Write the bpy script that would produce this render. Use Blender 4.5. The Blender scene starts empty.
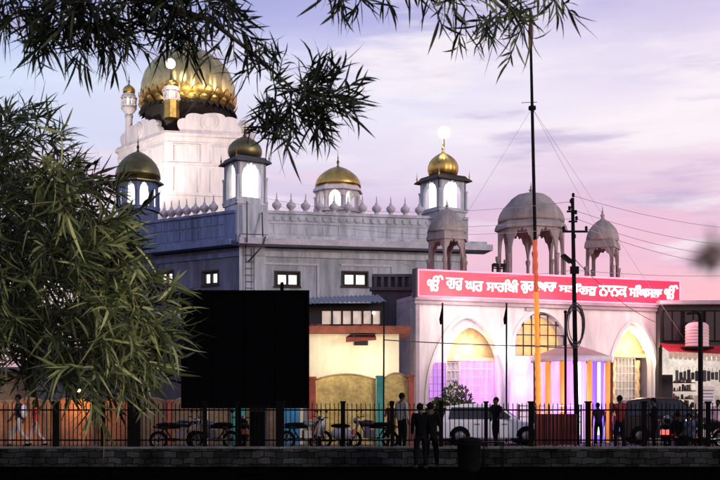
import bpy, bmesh, math, random
from mathutils import Vector, Matrix
random.seed(7)
rnd = random.random
def ru(a, b): return a + (b - a) * rnd()
R = math.radians
PI = math.pi
scene = bpy.context.scene
col = scene.collection

# ------------------------------------------------------------------ camera
F, CX, HY, CZ = 1040.0, 360.0, 400.0, 1.6
cd = bpy.data.cameras.new('camera')
cam = bpy.data.objects.new('camera', cd); col.objects.link(cam)
cam.location = (0, 0, CZ); cam.rotation_euler = (R(90), 0, 0)
cd.sensor_fit = 'HORIZONTAL'; cd.sensor_width = 36.0; cd.lens = 36.0 * F / 720.0
cd.shift_y = (HY - 240.0) / 720.0
cd.clip_start = 0.05; cd.clip_end = 3000
cd.dof.use_dof = True; cd.dof.focus_distance = 34.0; cd.dof.aperture_fstop = 14.0
scene.camera = cam

def at(x, y, Y): return Vector(((x - CX) / F * Y, Y, CZ + (HY - y) / F * Y))
def px(x, Y): return (x - CX) / F * Y
def pz(y, Y): return CZ + (HY - y) / F * Y

# ------------------------------------------------------------------ render
scene.render.engine = 'CYCLES'
scene.view_settings.view_transform = 'Standard'
scene.view_settings.look = 'None'
scene.view_settings.exposure = 0
scene.view_settings.gamma = 1
scene.cycles.max_bounces = 5
scene.cycles.diffuse_bounces = 2
scene.cycles.glossy_bounces = 3
scene.cycles.transparent_max_bounces = 8
scene.cycles.use_denoising = True
scene.cycles.sample_clamp_indirect = 4.0
scene.render.use_persistent_data = False

def lin(c):
    return tuple((v / 12.92 if v <= 0.04045 else ((v + 0.055) / 1.055) ** 2.4) for v in c)
def s255(r, g, b): return lin((r / 255, g / 255, b / 255))

# ------------------------------------------------------------------ materials
MATS = {}
def pbr(name, c, rough=0.8, metal=0.0, noise=0.25, scale=1.2, streak=1.0, bump=0.0, bscale=20, em=None, es=0.0, spec=0.4, fine=0.0, backface=False):
    m = bpy.data.materials.new(name); m.use_nodes = True
    nt = m.node_tree; n = nt.nodes; l = nt.links
    b = n['Principled BSDF']
    b.inputs['Roughness'].default_value = rough
    b.inputs['Metallic'].default_value = metal
    b.inputs['Specular IOR Level'].default_value = spec
    b.inputs['Base Color'].default_value = (*c, 1)
    tc = n.new('ShaderNodeTexCoord')
    mp = n.new('ShaderNodeMapping'); l.new(tc.outputs['Object'], mp.inputs['Vector'])
    mp.inputs['Scale'].default_value = (1, 1, streak)
    if noise > 0:
        nz = n.new('ShaderNodeTexNoise'); nz.inputs['Scale'].default_value = scale
        nz.inputs['Detail'].default_value = 8; nz.inputs['Roughness'].default_value = 0.68
        l.new(mp.outputs[0], nz.inputs['Vector'])
        rp = n.new('ShaderNodeValToRGB'); l.new(nz.outputs['Fac'], rp.inputs[0])
        rp.color_ramp.elements[0].position = 0.30; rp.color_ramp.elements[1].position = 0.68
        lo = tuple(v * (1 - noise) for v in c); hi = tuple(min(1, v * (1 + noise * 0.6)) for v in c)
        rp.color_ramp.elements[0].color = (*lo, 1); rp.color_ramp.elements[1].color = (*hi, 1)
        out = rp.outputs[0]
        if fine > 0:
            nf = n.new('ShaderNodeTexNoise'); nf.inputs['Scale'].default_value = 9.0 if streak == 1 else 2.6; nf.inputs['Detail'].default_value = 7; nf.inputs['Roughness'].default_value = 0.65
            m3 = n.new('ShaderNodeMapping'); l.new(tc.outputs['Object'], m3.inputs['Vector']); m3.inputs['Scale'].default_value = (1, 1, 1 if streak == 1 else 0.13)
            l.new(m3.outputs[0], nf.inputs['Vector'])
            r2 = n.new('ShaderNodeValToRGB'); l.new(nf.outputs['Fac'], r2.inputs[0])
            r2.color_ramp.elements[0].position = 0.35; r2.color_ramp.elements[1].position = 0.6
            g = 1 - fine
            r2.color_ramp.elements[0].color = (g, g, g, 1); r2.color_ramp.elements[1].color = (1, 1, 1, 1)
            mx = n.new('ShaderNodeMix'); mx.data_type = 'RGBA'; mx.blend_type = 'MULTIPLY'; mx.inputs[0].default_value = 1
            l.new(out, mx.inputs[6]); l.new(r2.outputs[0], mx.inputs[7]); out = mx.outputs[2]
        l.new(out, b.inputs['Base Color'])
        if em is None and rough < 0.7:
            mr = n.new('ShaderNodeMapRange'); l.new(nz.outputs['Fac'], mr.inputs['Value'])
            mr.inputs['To Min'].default_value = max(0.05, rough - 0.12); mr.inputs['To Max'].default_value = min(1, rough + 0.15)
            l.new(mr.outputs[0], b.inputs['Roughness'])
    if bump > 0:
        nb = n.new('ShaderNodeTexNoise'); nb.inputs['Scale'].default_value = bscale; nb.inputs['Detail'].default_value = 5
        l.new(tc.outputs['Object'], nb.inputs['Vector'])
        bp = n.new('ShaderNodeBump'); bp.inputs['Strength'].default_value = bump; bp.inputs['Distance'].default_value = 0.03
        l.new(nb.outputs['Fac'], bp.inputs['Height']); l.new(bp.outputs[0], b.inputs['Normal'])
    if em is not None:
        b.inputs['Emission Color'].default_value = (*em, 1); b.inputs['Emission Strength'].default_value = es
    MATS[name] = m
    return m

def glow(name, c, s, var=0.35, scale=2.5, streak=1.0, base=None):
    """A lit surface whose brightness varies over it."""
    m = pbr(name, base or tuple(v * 0.6 for v in c), 0.6, noise=0)
    nt = m.node_tree; n = nt.nodes; l = nt.links; b = n['Principled BSDF']
    tc = n.new('ShaderNodeTexCoord'); mp = n.new('ShaderNodeMapping'); l.new(tc.outputs['Object'], mp.inputs['Vector'])
    mp.inputs['Scale'].default_value = (1, 1, streak)
    nz = n.new('ShaderNodeTexNoise'); nz.inputs['Scale'].default_value = scale; nz.inputs['Detail'].default_value = 4
    l.new(mp.outputs[0], nz.inputs['Vector'])
    mr = n.new('ShaderNodeMapRange'); l.new(nz.outputs['Fac'], mr.inputs['Value'])
    mr.inputs['From Min'].default_value = 0.3; mr.inputs['From Max'].default_value = 0.7
    mr.inputs['To Min'].default_value = s * (1 - var); mr.inputs['To Max'].default_value = s * (1 + var)
    b.inputs['Emission Color'].default_value = (*c, 1)
    l.new(mr.outputs[0], b.inputs['Emission Strength'])
    return m

M = {}
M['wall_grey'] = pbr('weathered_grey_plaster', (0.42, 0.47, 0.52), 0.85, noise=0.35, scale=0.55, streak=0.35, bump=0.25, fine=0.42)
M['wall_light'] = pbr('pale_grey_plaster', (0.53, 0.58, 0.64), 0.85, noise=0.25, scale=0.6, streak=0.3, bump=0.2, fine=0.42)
M['wall_bluelit'] = pbr('blue_lit_plaster', (0.16, 0.225, 0.40), 0.85, noise=0.35, scale=0.55, streak=0.3, bump=0.25, fine=0.42)  # blue floodlight on the left face put into the plaster colour
M['wall_bluelit_dark'] = pbr('dark_blue_lit_plaster', (0.15, 0.18, 0.27), 0.85, noise=0.35, scale=0.7, streak=0.3, bump=0.25, fine=0.42)  # darker tone of the left face, blue floodlight in its colour too
M['cornice'] = pbr('cornice_stone', (0.55, 0.54, 0.60), 0.8, noise=0.3, scale=0.8, fine=0.2)
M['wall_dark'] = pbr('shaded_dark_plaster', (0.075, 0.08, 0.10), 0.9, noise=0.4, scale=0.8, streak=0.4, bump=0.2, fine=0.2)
M['white_tower'] = pbr('floodlit_white_marble', (0.80, 0.74, 0.72), 0.6, noise=0.12, scale=0.5, streak=0.3, bump=0.1, fine=0.2)
M['pav_stone'] = pbr('grey_pavilion_stone', (0.34, 0.31, 0.30), 0.85, noise=0.4, scale=1.3, streak=0.5, bump=0.3, fine=0.3)
M['gold'] = pbr('gilded_copper', (0.62, 0.42, 0.12), 0.34, 1.0, noise=0.45, scale=1.6, bump=0.15, bscale=6)
M['gold_dark'] = pbr('tarnished_gilding', (0.17, 0.155, 0.075), 0.42, 0.9, noise=0.5, scale=1.4, bump=0.15, bscale=6)
M['gold_green'] = pbr('greenish_gilding', (0.64, 0.52, 0.22), 0.30, 1.0, noise=0.4, scale=0.7, bump=0.1, bscale=3)
M['bronze'] = pbr('dark_bronze', (0.03, 0.023, 0.02), 0.6, 0.2, noise=0.4, scale=3)
M['hall_wall'] = pbr('hall_white_paint', (0.80, 0.75, 0.74), 0.75, noise=0.22, scale=0.7, streak=0.3, bump=0.1, fine=0.24)
M['hall_trim'] = pbr('hall_grey_trim', (0.40, 0.34, 0.38), 0.8, noise=0.3, scale=1.5)
M['cream'] = pbr('cream_lime_wash', (0.84, 0.78, 0.60), 0.85, noise=0.25, scale=0.6, streak=0.35, bump=0.15, fine=0.10)
M['brickred'] = pbr('brick_red_paint', (0.25, 0.075, 0.05), 0.85, noise=0.4, scale=4, bump=0.4, bscale=14)
M['yellow'] = pbr('stained_yellow_paint', (0.82, 0.58, 0.20), 0.85, noise=0.55, scale=1.6, bump=0.15, fine=0.3)
M['orange_wall'] = pbr('dull_orange_paint', (0.40, 0.20, 0.10), 0.85, noise=0.65, scale=1.2, bump=0.15, fine=0.25)
M['tan'] = pbr('tan_paint', (0.26, 0.18, 0.11), 0.85, noise=0.35, scale=1.4, bump=0.15, fine=0.25)
M['teal'] = pbr('teal_paint', (0.06, 0.32, 0.29), 0.7, noise=0.3, scale=3)
M['redpaint'] = pbr('rust_red_paint', (0.40, 0.10, 0.06), 0.75, noise=0.35, scale=3)
M['bluepaint'] = pbr('sky_blue_paint', (0.06, 0.28, 0.52), 0.7, noise=0.3, scale=3)
M['tinroof'] = pbr('blue_grey_sheet_metal', (0.16, 0.19, 0.24), 0.5, 0.3, noise=0.4, scale=1.5, streak=1)
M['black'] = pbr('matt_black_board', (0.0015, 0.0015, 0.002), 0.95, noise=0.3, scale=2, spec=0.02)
M['iron'] = pbr('black_painted_iron', (0.004, 0.004, 0.004), 0.9, 0.0, noise=0.4, scale=8, spec=0.04)
M['darksteel'] = pbr('dark_steel', (0.010, 0.009, 0.010), 0.8, 0.0, noise=0.4, scale=6, spec=0.08)
M['cable'] = pbr('cable_sheath', (0.06, 0.05, 0.06), 0.7, noise=0)
M['thincable'] = pbr('pale_wire', (0.42, 0.34, 0.42), 0.7, noise=0)
M['rubber'] = pbr('black_rubber', (0.004, 0.004, 0.0045), 0.9, noise=0.3, scale=10, spec=0.05)
M['chrome'] = pbr('worn_chrome', (0.22, 0.22, 0.23), 0.32, 1.0, noise=0.2, scale=8)
M['white_paint'] = pbr('white_car_paint', (0.78, 0.78, 0.80), 0.3, noise=0.08, scale=2)
M['glass_dark'] = pbr('dark_tinted_glass', (0.01, 0.011, 0.014), 0.08, noise=0.2, scale=2, spec=0.6)
M['maroon'] = pbr('maroon_sheet', (0.16, 0.03, 0.025), 0.7, noise=0.35, scale=3)
M['awning'] = pbr('red_awning_cloth', (0.55, 0.03, 0.05), 0.8, noise=0.25, scale=3)
M['fringe'] = pbr('cream_fringe', (0.75, 0.62, 0.42), 0.8, noise=0.3, scale=8)
M['shopwall'] = pbr('pale_shop_wall', (0.62, 0.60, 0.52), 0.8, noise=0.3, scale=2, fine=0.2)
M['shopdark'] = pbr('dark_shop_front', (0.016, 0.014, 0.016), 0.45, noise=0.6, scale=1.5)
M['goods'] = pbr('shelved_goods', (0.16, 0.10, 0.08), 0.7, noise=0.8, scale=9)
def island_mat(name, cols):
    m = pbr(name, (.1, .1, .1), .6, noise=0); nt = m.node_tree; n = nt.nodes; l = nt.links
    g = n.new('ShaderNodeNewGeometry'); rp = n.new('ShaderNodeValToRGB'); rp.color_ramp.interpolation = 'CONSTANT'
    l.new(g.outputs['Random Per Island'], rp.inputs[0]); l.new(rp.outputs[0], n['Principled BSDF'].inputs['Base Color'])
    e = rp.color_ramp.elements; e[0].position = 0; e[0].color = (*cols[0], 1); e[1].position = 1 / len(cols); e[1].color = (*cols[1], 1)
    for i, c in enumerate(cols[2:]): x = e.new((i + 2) / len(cols)); x.color = (*c, 1)
    return m
M['goods'] = island_mat('packets_and_jars', [(.04, .03, .03), (.22, .05, .04), (.03, .05, .04), (.35, .27, .16), (.10, .04, .05), (.5, .48, .44), (.02, .02, .03), (.16, .10, .04)])
M['tank'] = pbr('pink_lit_white_plastic', (0.72, 0.48, 0.50), 0.6, noise=0.2, scale=2)  # red light on the white tank put into its colour
M['cloth_white'] = pbr('white_canopy_cloth', (0.80, 0.74, 0.74), 0.85, noise=0.15, scale=3)
M['cloth_pink'] = pbr('pink_canopy_cloth', (0.62, 0.34, 0.33), 0.85, noise=0.2, scale=3)
M['saffron'] = pbr('glowing_saffron_cloth', (0.90, 0.36, 0.05), 0.85, noise=0.2, scale=4, streak=0.3, em=(1.0, 0.34, 0.06), es=0.5)  # glow put into the cloth as emission to brighten it
M['saffron_red'] = pbr('glowing_orange_red_cloth', (0.50, 0.10, 0.05), 0.85, noise=0.3, scale=5, em=(1.0, 0.16, 0.06), es=0.38)  # weaker emission glow for the middle wrapping
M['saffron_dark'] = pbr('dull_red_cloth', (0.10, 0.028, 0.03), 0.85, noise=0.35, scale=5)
M['skin'] = pbr('brown_skin', (0.05, 0.028, 0.018), 0.8, noise=0.12, scale=8)
M['hair'] = pbr('black_hair', (0.005, 0.0045, 0.0045), 0.9, spec=0.05, noise=0.3, scale=20)
M['bark'] = pbr('rough_bark', (0.05, 0.04, 0.03), 0.9, noise=0.5, scale=10, bump=0.6, bscale=30)
M['litwhite'] = glow('glowing_white_core', (1.0, 0.97, 0.95), 1.25, 0.25, 1.5)
M['litwin'] = glow('lit_window_pane', (1.0, 0.97, 0.92), 1.6, 0.3, 2.0)
M['litdim'] = glow('dim_cream_pane', (1.0, 0.86, 0.72), 0.32, 0.4, 3.0)
M['lamp'] = glow('lit_lamp_globe', (1.0, 0.96, 0.90), 2.2, 0.05)
M['bulb'] = glow('warm_bulb', (1.0, 0.86, 0.62), 9, 0.05)
M['sodium'] = glow('sodium_bulb', (1.0, 0.45, 0.14), 8, 0.05)
M['signboard'] = glow('neon_red_panel', (1.0, 0.12, 0.20), 1.15, 0.25, 0.7, base=(0.16, 0.004, 0.015))
M['signletter'] = glow('lit_white_letters', (1.0, 0.80, 0.76), 2.6, 0.15, 1.0)
M['signtube'] = glow('pink_neon_tube', (1.0, 0.25, 0.36), 1.8, 0.2, 1.0)
M['purple'] = glow('purple_lit_curtain', (0.52, 0.20, 1.0), 1.1, 0.45, 5, streak=0.12)
M['pinkpurple'] = glow('pink_purple_lit_curtain', (0.82, 0.34, 0.92), 0.95, 0.35, 6, streak=0.12)
M['violet'] = glow('violet_lit_cloth', (0.26, 0.12, 1.0), 1.35, 0.45, 5, streak=0.12)
M['paleviolet'] = glow('pale_violet_lit_cloth', (0.84, 0.50, 1.0), 0.95, 0.4, 5, streak=0.12)
M['tube_white'] = glow('white_led_tube', (0.92, 0.85, 1.0), 4.0, 0.1)
M['tube_blue'] = glow('blue_white_led_tube', (0.66, 0.72, 1.0), 3.0, 0.1)
M['goldlit'] = pbr('gold_painted_panel', (0.80, 0.60, 0.32), 0.55, noise=0.3, scale=4, bump=0.1)
M['jaali'] = glow('amber_backlit_panel', (1.0, 0.62, 0.24), 0.62, 0.3, 3)
M['taillamp'] = glow('red_tail_lamp', (1.0, 0.07, 0.06), 3.0, 0.1)
M['headlit'] = glow('white_headlamp', (1, 0.97, 0.9), 1.4, 0.1)
M['plate'] = glow('glowing_green_panel', (0.70, 0.85, 0.36), 0.22, 0.4, 5)
M['grille_white'] = pbr('white_steel_grille', (0.70, 0.66, 0.66), 0.6, noise=0.1, scale=6)


def sign_gradient(m, ca, cb, x0, x1):
    nt = m.node_tree; n = nt.nodes; l = nt.links; b = n['Principled BSDF']
    tc = n.new('ShaderNodeTexCoord'); sp = n.new('ShaderNodeSeparateXYZ'); l.new(tc.outputs['Object'], sp.inputs[0])
    mr = n.new('ShaderNodeMapRange'); l.new(sp.outputs['X'], mr.inputs['Value']); mr.inputs['From Min'].default_value = x0; mr.inputs['From Max'].default_value = x1
    rp = n.new('ShaderNodeValToRGB'); l.new(mr.outputs[0], rp.inputs[0])
    rp.color_ramp.elements[0].color = (*ca, 1); rp.color_ramp.elements[1].color = (*cb, 1); l.new(rp.outputs[0], b.inputs['Emission Color'])
sign_gradient(M['signboard'], (1.0, 0.13, 0.17), (1.0, 0.012, 0.08), -5.0, 3.0)
def glare_halo(m):
    """globe with a bright core fading to a clear edge"""
    nt = m.node_tree; n = nt.nodes; l = nt.links; b = n['Principled BSDF']
    lw = n.new('ShaderNodeLayerWeight'); lw.inputs['Blend'].default_value = 0.5
    tr = n.new('ShaderNodeBsdfTransparent'); mx = n.new('ShaderNodeMixShader')
    mr = n.new('ShaderNodeMapRange'); mr.interpolation_type = 'SMOOTHSTEP'; l.new(lw.outputs['Facing'], mr.inputs['Value'])
    mr.inputs['From Min'].default_value = 0.12; mr.inputs['From Max'].default_value = 0.85; mr.inputs['To Min'].default_value = 0.0; mr.inputs['To Max'].default_value = 1.0
    l.new(mr.outputs[0], mx.inputs[0]); l.new(b.outputs[0], mx.inputs[1]); l.new(tr.outputs[0], mx.inputs[2]); l.new(mx.outputs[0], n['Material Output'].inputs['Surface'])
glare_halo(M['lamp'])  # soft edge imitates the glare round the lit lamps
def leaf_mat(name, dark, light, yellow):
    m = bpy.data.materials.new(name); m.use_nodes = True
    nt = m.node_tree; n = nt.nodes; l = nt.links
    b = n['Principled BSDF']; b.inputs['Roughness'].default_value = 0.5; b.inputs['Specular IOR Level'].default_value = 0.18
    g = n.new('ShaderNodeNewGeometry')
    rp = n.new('ShaderNodeValToRGB'); l.new(g.outputs['Random Per Island'], rp.inputs[0])
    e = rp.color_ramp.elements
    e[0].position = 0; e[0].color = (*dark, 1); e[1].position = 1; e[1].color = (*yellow, 1)
    x = rp.color_ramp.elements.new(0.6); x.color = (*light, 1)
    l.new(rp.outputs[0], b.inputs['Base Color'])
    tr = n.new('ShaderNodeBsdfTranslucent'); l.new(rp.outputs[0], tr.inputs['Color'])
    mx = n.new('ShaderNodeMixShader'); mx.inputs[0].default_value = 0.22
    l.new(b.outputs[0], mx.inputs[1]); l.new(tr.outputs[0], mx.inputs[2])
    l.new(mx.outputs[0], n['Material Output'].inputs['Surface'])
    return m
M['leaf'] = leaf_mat('lit_narrow_leaves', (0.02, 0.036, 0.012), (0.17, 0.22, 0.07), (0.58, 0.64, 0.26))  # light and shade on the crowns are put into these leaf colours
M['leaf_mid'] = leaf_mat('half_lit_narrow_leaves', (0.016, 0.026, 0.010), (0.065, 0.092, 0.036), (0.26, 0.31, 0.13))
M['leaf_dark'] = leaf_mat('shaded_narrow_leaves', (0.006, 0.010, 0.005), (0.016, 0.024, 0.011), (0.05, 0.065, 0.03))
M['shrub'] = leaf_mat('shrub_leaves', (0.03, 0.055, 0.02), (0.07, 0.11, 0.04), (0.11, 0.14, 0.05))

M['dryleaf'] = leaf_mat('withered_pale_leaf', (.30, .22, .17), (.60, .46, .40), (.72, .56, .48))
def brick_mat(name, c1, c2, mortar, sx, dirt=0.5):
    m = bpy.data.materials.new(name); m.use_nodes = True
    nt = m.node_tree; n = nt.nodes; l = nt.links
    b = n['Principled BSDF']; b.inputs['Roughness'].default_value = 0.95; b.inputs['Specular IOR Level'].default_value = 0.05
    tc = n.new('ShaderNodeTexCoord'); mp = n.new('ShaderNodeMapping')
    l.new(tc.outputs['Object'], mp.inputs['Vector']); mp.inputs['Rotation'].default_value = (R(90), 0, 0)
    dn = n.new('ShaderNodeTexNoise'); dn.inputs['Scale'].default_value = 3.0
    l.new(tc.outputs['Object'], dn.inputs['Vector'])
    va = n.new('ShaderNodeVectorMath'); va.operation = 'MULTIPLY_ADD'
    l.new(dn.outputs['Color'], va.inputs[0]); va.inputs[1].default_value = (0.16, 0.16, 0.16); l.new(mp.outputs[0], va.inputs[2])
    br = n.new('ShaderNodeTexBrick'); l.new(va.outputs[0], br.inputs['Vector'])
    br.inputs['Scale'].default_value = 1.0; br.inputs['Brick Width'].default_value = sx; br.inputs['Row Height'].default_value = sx * 0.5
    br.inputs['Mortar Size'].default_value = 0.012
    br.inputs['Color1'].default_value = (*c1, 1); br.inputs['Color2'].default_value = (*c2, 1); br.inputs['Mortar'].default_value = (*mortar, 1)
    nz = n.new('ShaderNodeTexNoise'); nz.inputs['Scale'].default_value = 1.3; nz.inputs['Detail'].default_value = 6
    l.new(tc.outputs['Object'], nz.inputs['Vector'])
    rp = n.new('ShaderNodeValToRGB'); l.new(nz.outputs['Fac'], rp.inputs[0])
    rp.color_ramp.elements[0].position = 0.3; rp.color_ramp.elements[0].color = (1 - dirt, 1 - dirt, 1 - dirt, 1); rp.color_ramp.elements[1].position = 0.7
    mx = n.new('ShaderNodeMix'); mx.data_type = 'RGBA'; mx.blend_type = 'MULTIPLY'; mx.inputs[0].default_value = 1
    l.new(br.outputs['Color'], mx.inputs[6]); l.new(rp.outputs[0], mx.inputs[7]); l.new(mx.outputs[2], b.inputs['Base Color'])
    bp = n.new('ShaderNodeBump'); bp.inputs['Strength'].default_value = 0.6; bp.inputs['Distance'].default_value = 0.02
    l.new(br.outputs['Fac'], bp.inputs['Height']); bp.invert = True; l.new(bp.outputs[0], b.inputs['Normal'])
    return m
M['stonewall'] = brick_mat('dark_stone_blocks', (0.012, 0.015, 0.015), (0.050, 0.054, 0.052), (0.003, 0.003, 0.003), 0.37, 0.85)
M['coping'] = pbr('pale_worn_coping', (0.10, 0.095, 0.085), 0.9, noise=0.6, scale=2.5, bump=0.3)
M['soil'] = pbr('dark_bare_soil', (0.002, 0.002, 0.0018), 1.0, noise=0.5, scale=0.8, bump=0.6, bscale=6, spec=0.0)
M['asphalt'] = pbr('worn_asphalt', (0.045, 0.043, 0.043), 0.9, noise=0.3, scale=0.6, bump=0.3, bscale=40)

# ------------------------------------------------------------------ mesh builder
W = {}
def wpos(o): return W.get(o.name, Vector((0, 0, 0)))
def empty(name, loc, label, cat, group=None, rz=0):
    o = bpy.data.objects.new(name, None); col.objects.link(o); o.location = loc; o.rotation_euler = (0, 0, rz)
    o.empty_display_size = 0.2
    W[o.name] = Vector(loc); tag(o, label, cat, group); return o
def tag(o, label=None, cat=None, group=None, kind=None):
    if label: o['label'] = label
    if cat: o['category'] = cat
    if group: o['group'] = group
    if kind: o['kind'] = kind
    return o
def link_mesh(name, me, mat, parent=None, loc=None):
    o = bpy.data.objects.new(name, me); col.objects.link(o)
    if mat: me.materials.append(mat)
    if parent: o.parent = parent
    if loc is not None: o.location = loc
    return o

class MB:
    def __init__(s): s.v = []; s.f = []; s.sm = []
    def add(s, vs, fs, smooth=False):
        b = len(s.v); s.v += [Vector(v) for v in vs]
        for f in fs: s.f.append([b + i for i in f]); s.sm.append(smooth)
        return s
    def box(s, c, d, rz=0, rot=None):
        x, y, z = d[0] / 2, d[1] / 2, d[2] / 2
        vs = [Vector((a, b, e)) for a in (-x, x) for b in (-y, y) for e in (-z, z)]
        m = rot if rot else Matrix.Rotation(rz, 3, 'Z')
        vs = [m @ v + Vector(c) for v in vs]
        return s.add(vs, [(0, 1, 3, 2), (4, 6, 7, 5), (0, 4, 5, 1), (2, 3, 7, 6), (0, 2, 6, 4), (1, 5, 7, 3)])
    def beam(s, a, b, w, h, up=Vector((0, 0, 1))):
        a, b = Vector(a), Vector(b); d = (b - a); L = d.length; d.normalize()
        sx = d.cross(up)
        if sx.length < 1e-4: sx = d.cross(Vector((0, 1, 0)))
        sx.normalize(); uz = sx.cross(d)
        m = Matrix((sx, d, uz)).transposed()
        return s.box((a + b) / 2, (w, L, h), rot=m)
    def prism(s, poly, z0, z1):
        n = len(poly); vs = [(p[0], p[1], z0) for p in poly] + [(p[0], p[1], z1) for p in poly]
        fs = [list(range(n))[::-1], list(range(n, 2 * n))] + [(i, (i + 1) % n, n + (i + 1) % n, n + i) for i in range(n)]
        return s.add(vs, fs)
    def lathe(s, prof, c=(0, 0, 0), seg=20, rib=0, ribamt=0.0, smooth=True, rot=0.0, sx=1, sy=1):
        c = Vector(c); vs = []; fs = []; n = len(prof)
        for r, z in prof:
            for k in range(seg):
                a = 2 * PI * k / seg + rot
                q = r * (1 - ribamt * (1 - abs(math.sin(a * rib / 2)))) if rib else r
                vs.append((c.x + q * math.cos(a) * sx, c.y + q * math.sin(a) * sy, c.z + z))
        for i in range(n - 1):
            for k in range(seg):
                fs.append((i * seg + k, i * seg + (k + 1) % seg, (i + 1) * seg + (k + 1) % seg, (i + 1) * seg + k))
        fs.append(list(range(seg))[::-1]); fs.append([(n - 1) * seg + k for k in range(seg)])
        return s.add(vs, fs, smooth)
    def tube(s, pts, r, seg=6, smooth=True):
        pts = [Vector(p) for p in pts]; n = len(pts)
        rr = r if isinstance(r, (list, tuple)) else [r] * n
        vs = []; fs = []
        up = Vector((0.13, 0.31, 0.94))
        for i, p in enumerate(pts):
            d = (pts[min(i + 1, n - 1)] - pts[max(i - 1, 0)]).normalized()
            u = up if abs(d.dot(up)) < 0.95 else Vector((1, 0, 0))
            a = d.cross(u).normalized(); b = d.cross(a)
            for k in range(seg):
                t = 2 * PI * k / seg
                vs.append(p + (a * math.cos(t) + b * math.sin(t)) * rr[i])
        for i in range(n - 1):
            for k in range(seg):
                fs.append((i * seg + k, i * seg + (k + 1) % seg, (i + 1) * seg + (k + 1) % seg, (i + 1) * seg + k))
        fs.append(list(range(seg))[::-1]); fs.append([(n - 1) * seg + k for k in range(seg)])
        return s.add(vs, fs, smooth)
    def ball(s, c, r, seg=12, rings=8, sc=(1, 1, 1), zmin=-1.0):
        prof = []
        for i in range(rings + 1):
            t = -PI / 2 + PI * i / rings
            if math.sin(t) < zmin - 0.01: continue
            prof.append((max(1e-4, r * math.cos(t)), r * math.sin(t) * sc[2]))
        return s.lathe(prof, c, seg, sx=sc[0], sy=sc[1])
    def plate(s, P, dx, dy_n, poly, th):
        """polygon in (u, z) on a vertical plane through P along dx, thickened along the normal dy_n"""
        n = len(poly)
        a = [P + dx * u + Vector((0, 0, z)) for u, z in poly]; b = [v + dy_n * th for v in a]
        return s.add(a + b, [list(range(n)), list(range(n, 2 * n))[::-1]] + [(i, n + i, n + (i + 1) % n, (i + 1) % n) for i in range(n)])
    def build(s, name, mat, parent=None, local=False, bevel=0.0):
        off = Vector((0, 0, 0))
        if parent is not None and not local: off = wpos(parent)
        me = bpy.data.meshes.new(name)
        me.from_pydata([tuple(v - off) for v in s.v], [], s.f)
        me.polygons.foreach_set('use_smooth', s.sm)
        bm = bmesh.new(); bm.from_mesh(me); bmesh.ops.recalc_face_normals(bm, faces=bm.faces)
        bm.to_mesh(me); bm.free()
        o = link_mesh(name, me, mat, parent)
        W[o.name] = off if parent is not None else Vector((0, 0, 0))
        if bevel > 0:
            bv = o.modifiers.new('bevel', 'BEVEL'); bv.width = bevel; bv.segments = 2; bv.limit_method = 'ANGLE'
        return o

def copy_tree(o, parent=None):
    c = o.copy(); col.objects.link(c)
    if parent: c.parent = parent
    for ch in list(o.children): copy_tree(ch, c)
    return c

def arch_curve(kind, u0, u1, zs, za, n=22):
    out = []
    for i in range(n + 1):
        t = -1 + 2 * i / n
        if kind == 'round': f = math.sqrt(max(0, 1 - t * t))
        elif kind == 'pointed': f = (1 - abs(t) ** 1.8) ** 0.64
        elif kind == 'cusp':
            f = (1 - abs(t) ** 2.0) ** 0.62
            f = f * (0.84 + 0.16 * abs(math.cos(abs(t) * PI * 2.5)))
        else: f = 1.0 if abs(t) < 0.9999 else 0
        out.append((u0 + (u1 - u0) * i / n, zs + (za - zs) * f))
    return out

def arch_wall(mb, P, d, L, z0, z1, th, ops, nrm=None, n=22):
    """Wall from P along d (unit, horizontal) of length L, heights z0..z1, with openings (u0,u1,zb,zs,za,kind); thickened along nrm."""
    P = Vector((P[0], P[1], 0)); d = Vector(d).normalized()
    if nrm is None: nrm = Vector((-d.y, d.x, 0))
    def q(u, z, b): return P + d * u + Vector((0, 0, z)) + (nrm * th if b else Vector((0, 0, 0)))
    def quad(a, b, c, e): mb.add([a, b, c, e], [(0, 1, 2, 3)])
    def strip(u0, u1, za, zb):
        for b in (0, 1): quad(q(u0, za, b), q(u1, za, b), q(u1, zb, b), q(u0, zb, b))
    u = 0.0
    for (a, b, zb, zs, zt, kind) in sorted(ops):
        if a > u + 1e-5: strip(u, a, z0, z1)
        if zb > z0 + 1e-4: strip(a, b, z0, zb)
        pts = arch_curve(kind, a, b, zs, zt, n) if kind != 'rect' else [(a, zt), (b, zt)]
        for (ua, za_), (ub, zb_) in zip(pts, pts[1:]):
            for s in (0, 1): quad(q(ua, za_, s), q(ub, zb_, s), q(ub, z1, s), q(ua, z1, s))
            quad(q(ua, za_, 0), q(ub, zb_, 0), q(ub, zb_, 1), q(ua, za_, 1))
        quad(q(a, zb, 0), q(a, pts[0][1], 0), q(a, pts[0][1], 1), q(a, zb, 1))
        quad(q(b, zb, 0), q(b, pts[-1][1], 0), q(b, pts[-1][1], 1), q(b, zb, 1))
        quad(q(a, zb, 0), q(b, zb, 0), q(b, zb, 1), q(a, zb, 1))
        u = b
    if u < L - 1e-5: strip(u, L, z0, z1)
    quad(q(0, z1, 0), q(L, z1, 0), q(L, z1, 1), q(0, z1, 1)); quad(q(0, z0, 0), q(L, z0, 0), q(L, z0, 1), q(0, z0, 1))
    quad(q(0, z0, 0), q(0, z1, 0), q(0, z1, 1), q(0, z0, 1)); quad(q(L, z0, 0), q(L, z1, 0), q(L, z1, 1), q(L, z0, 1))
    return mb

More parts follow.
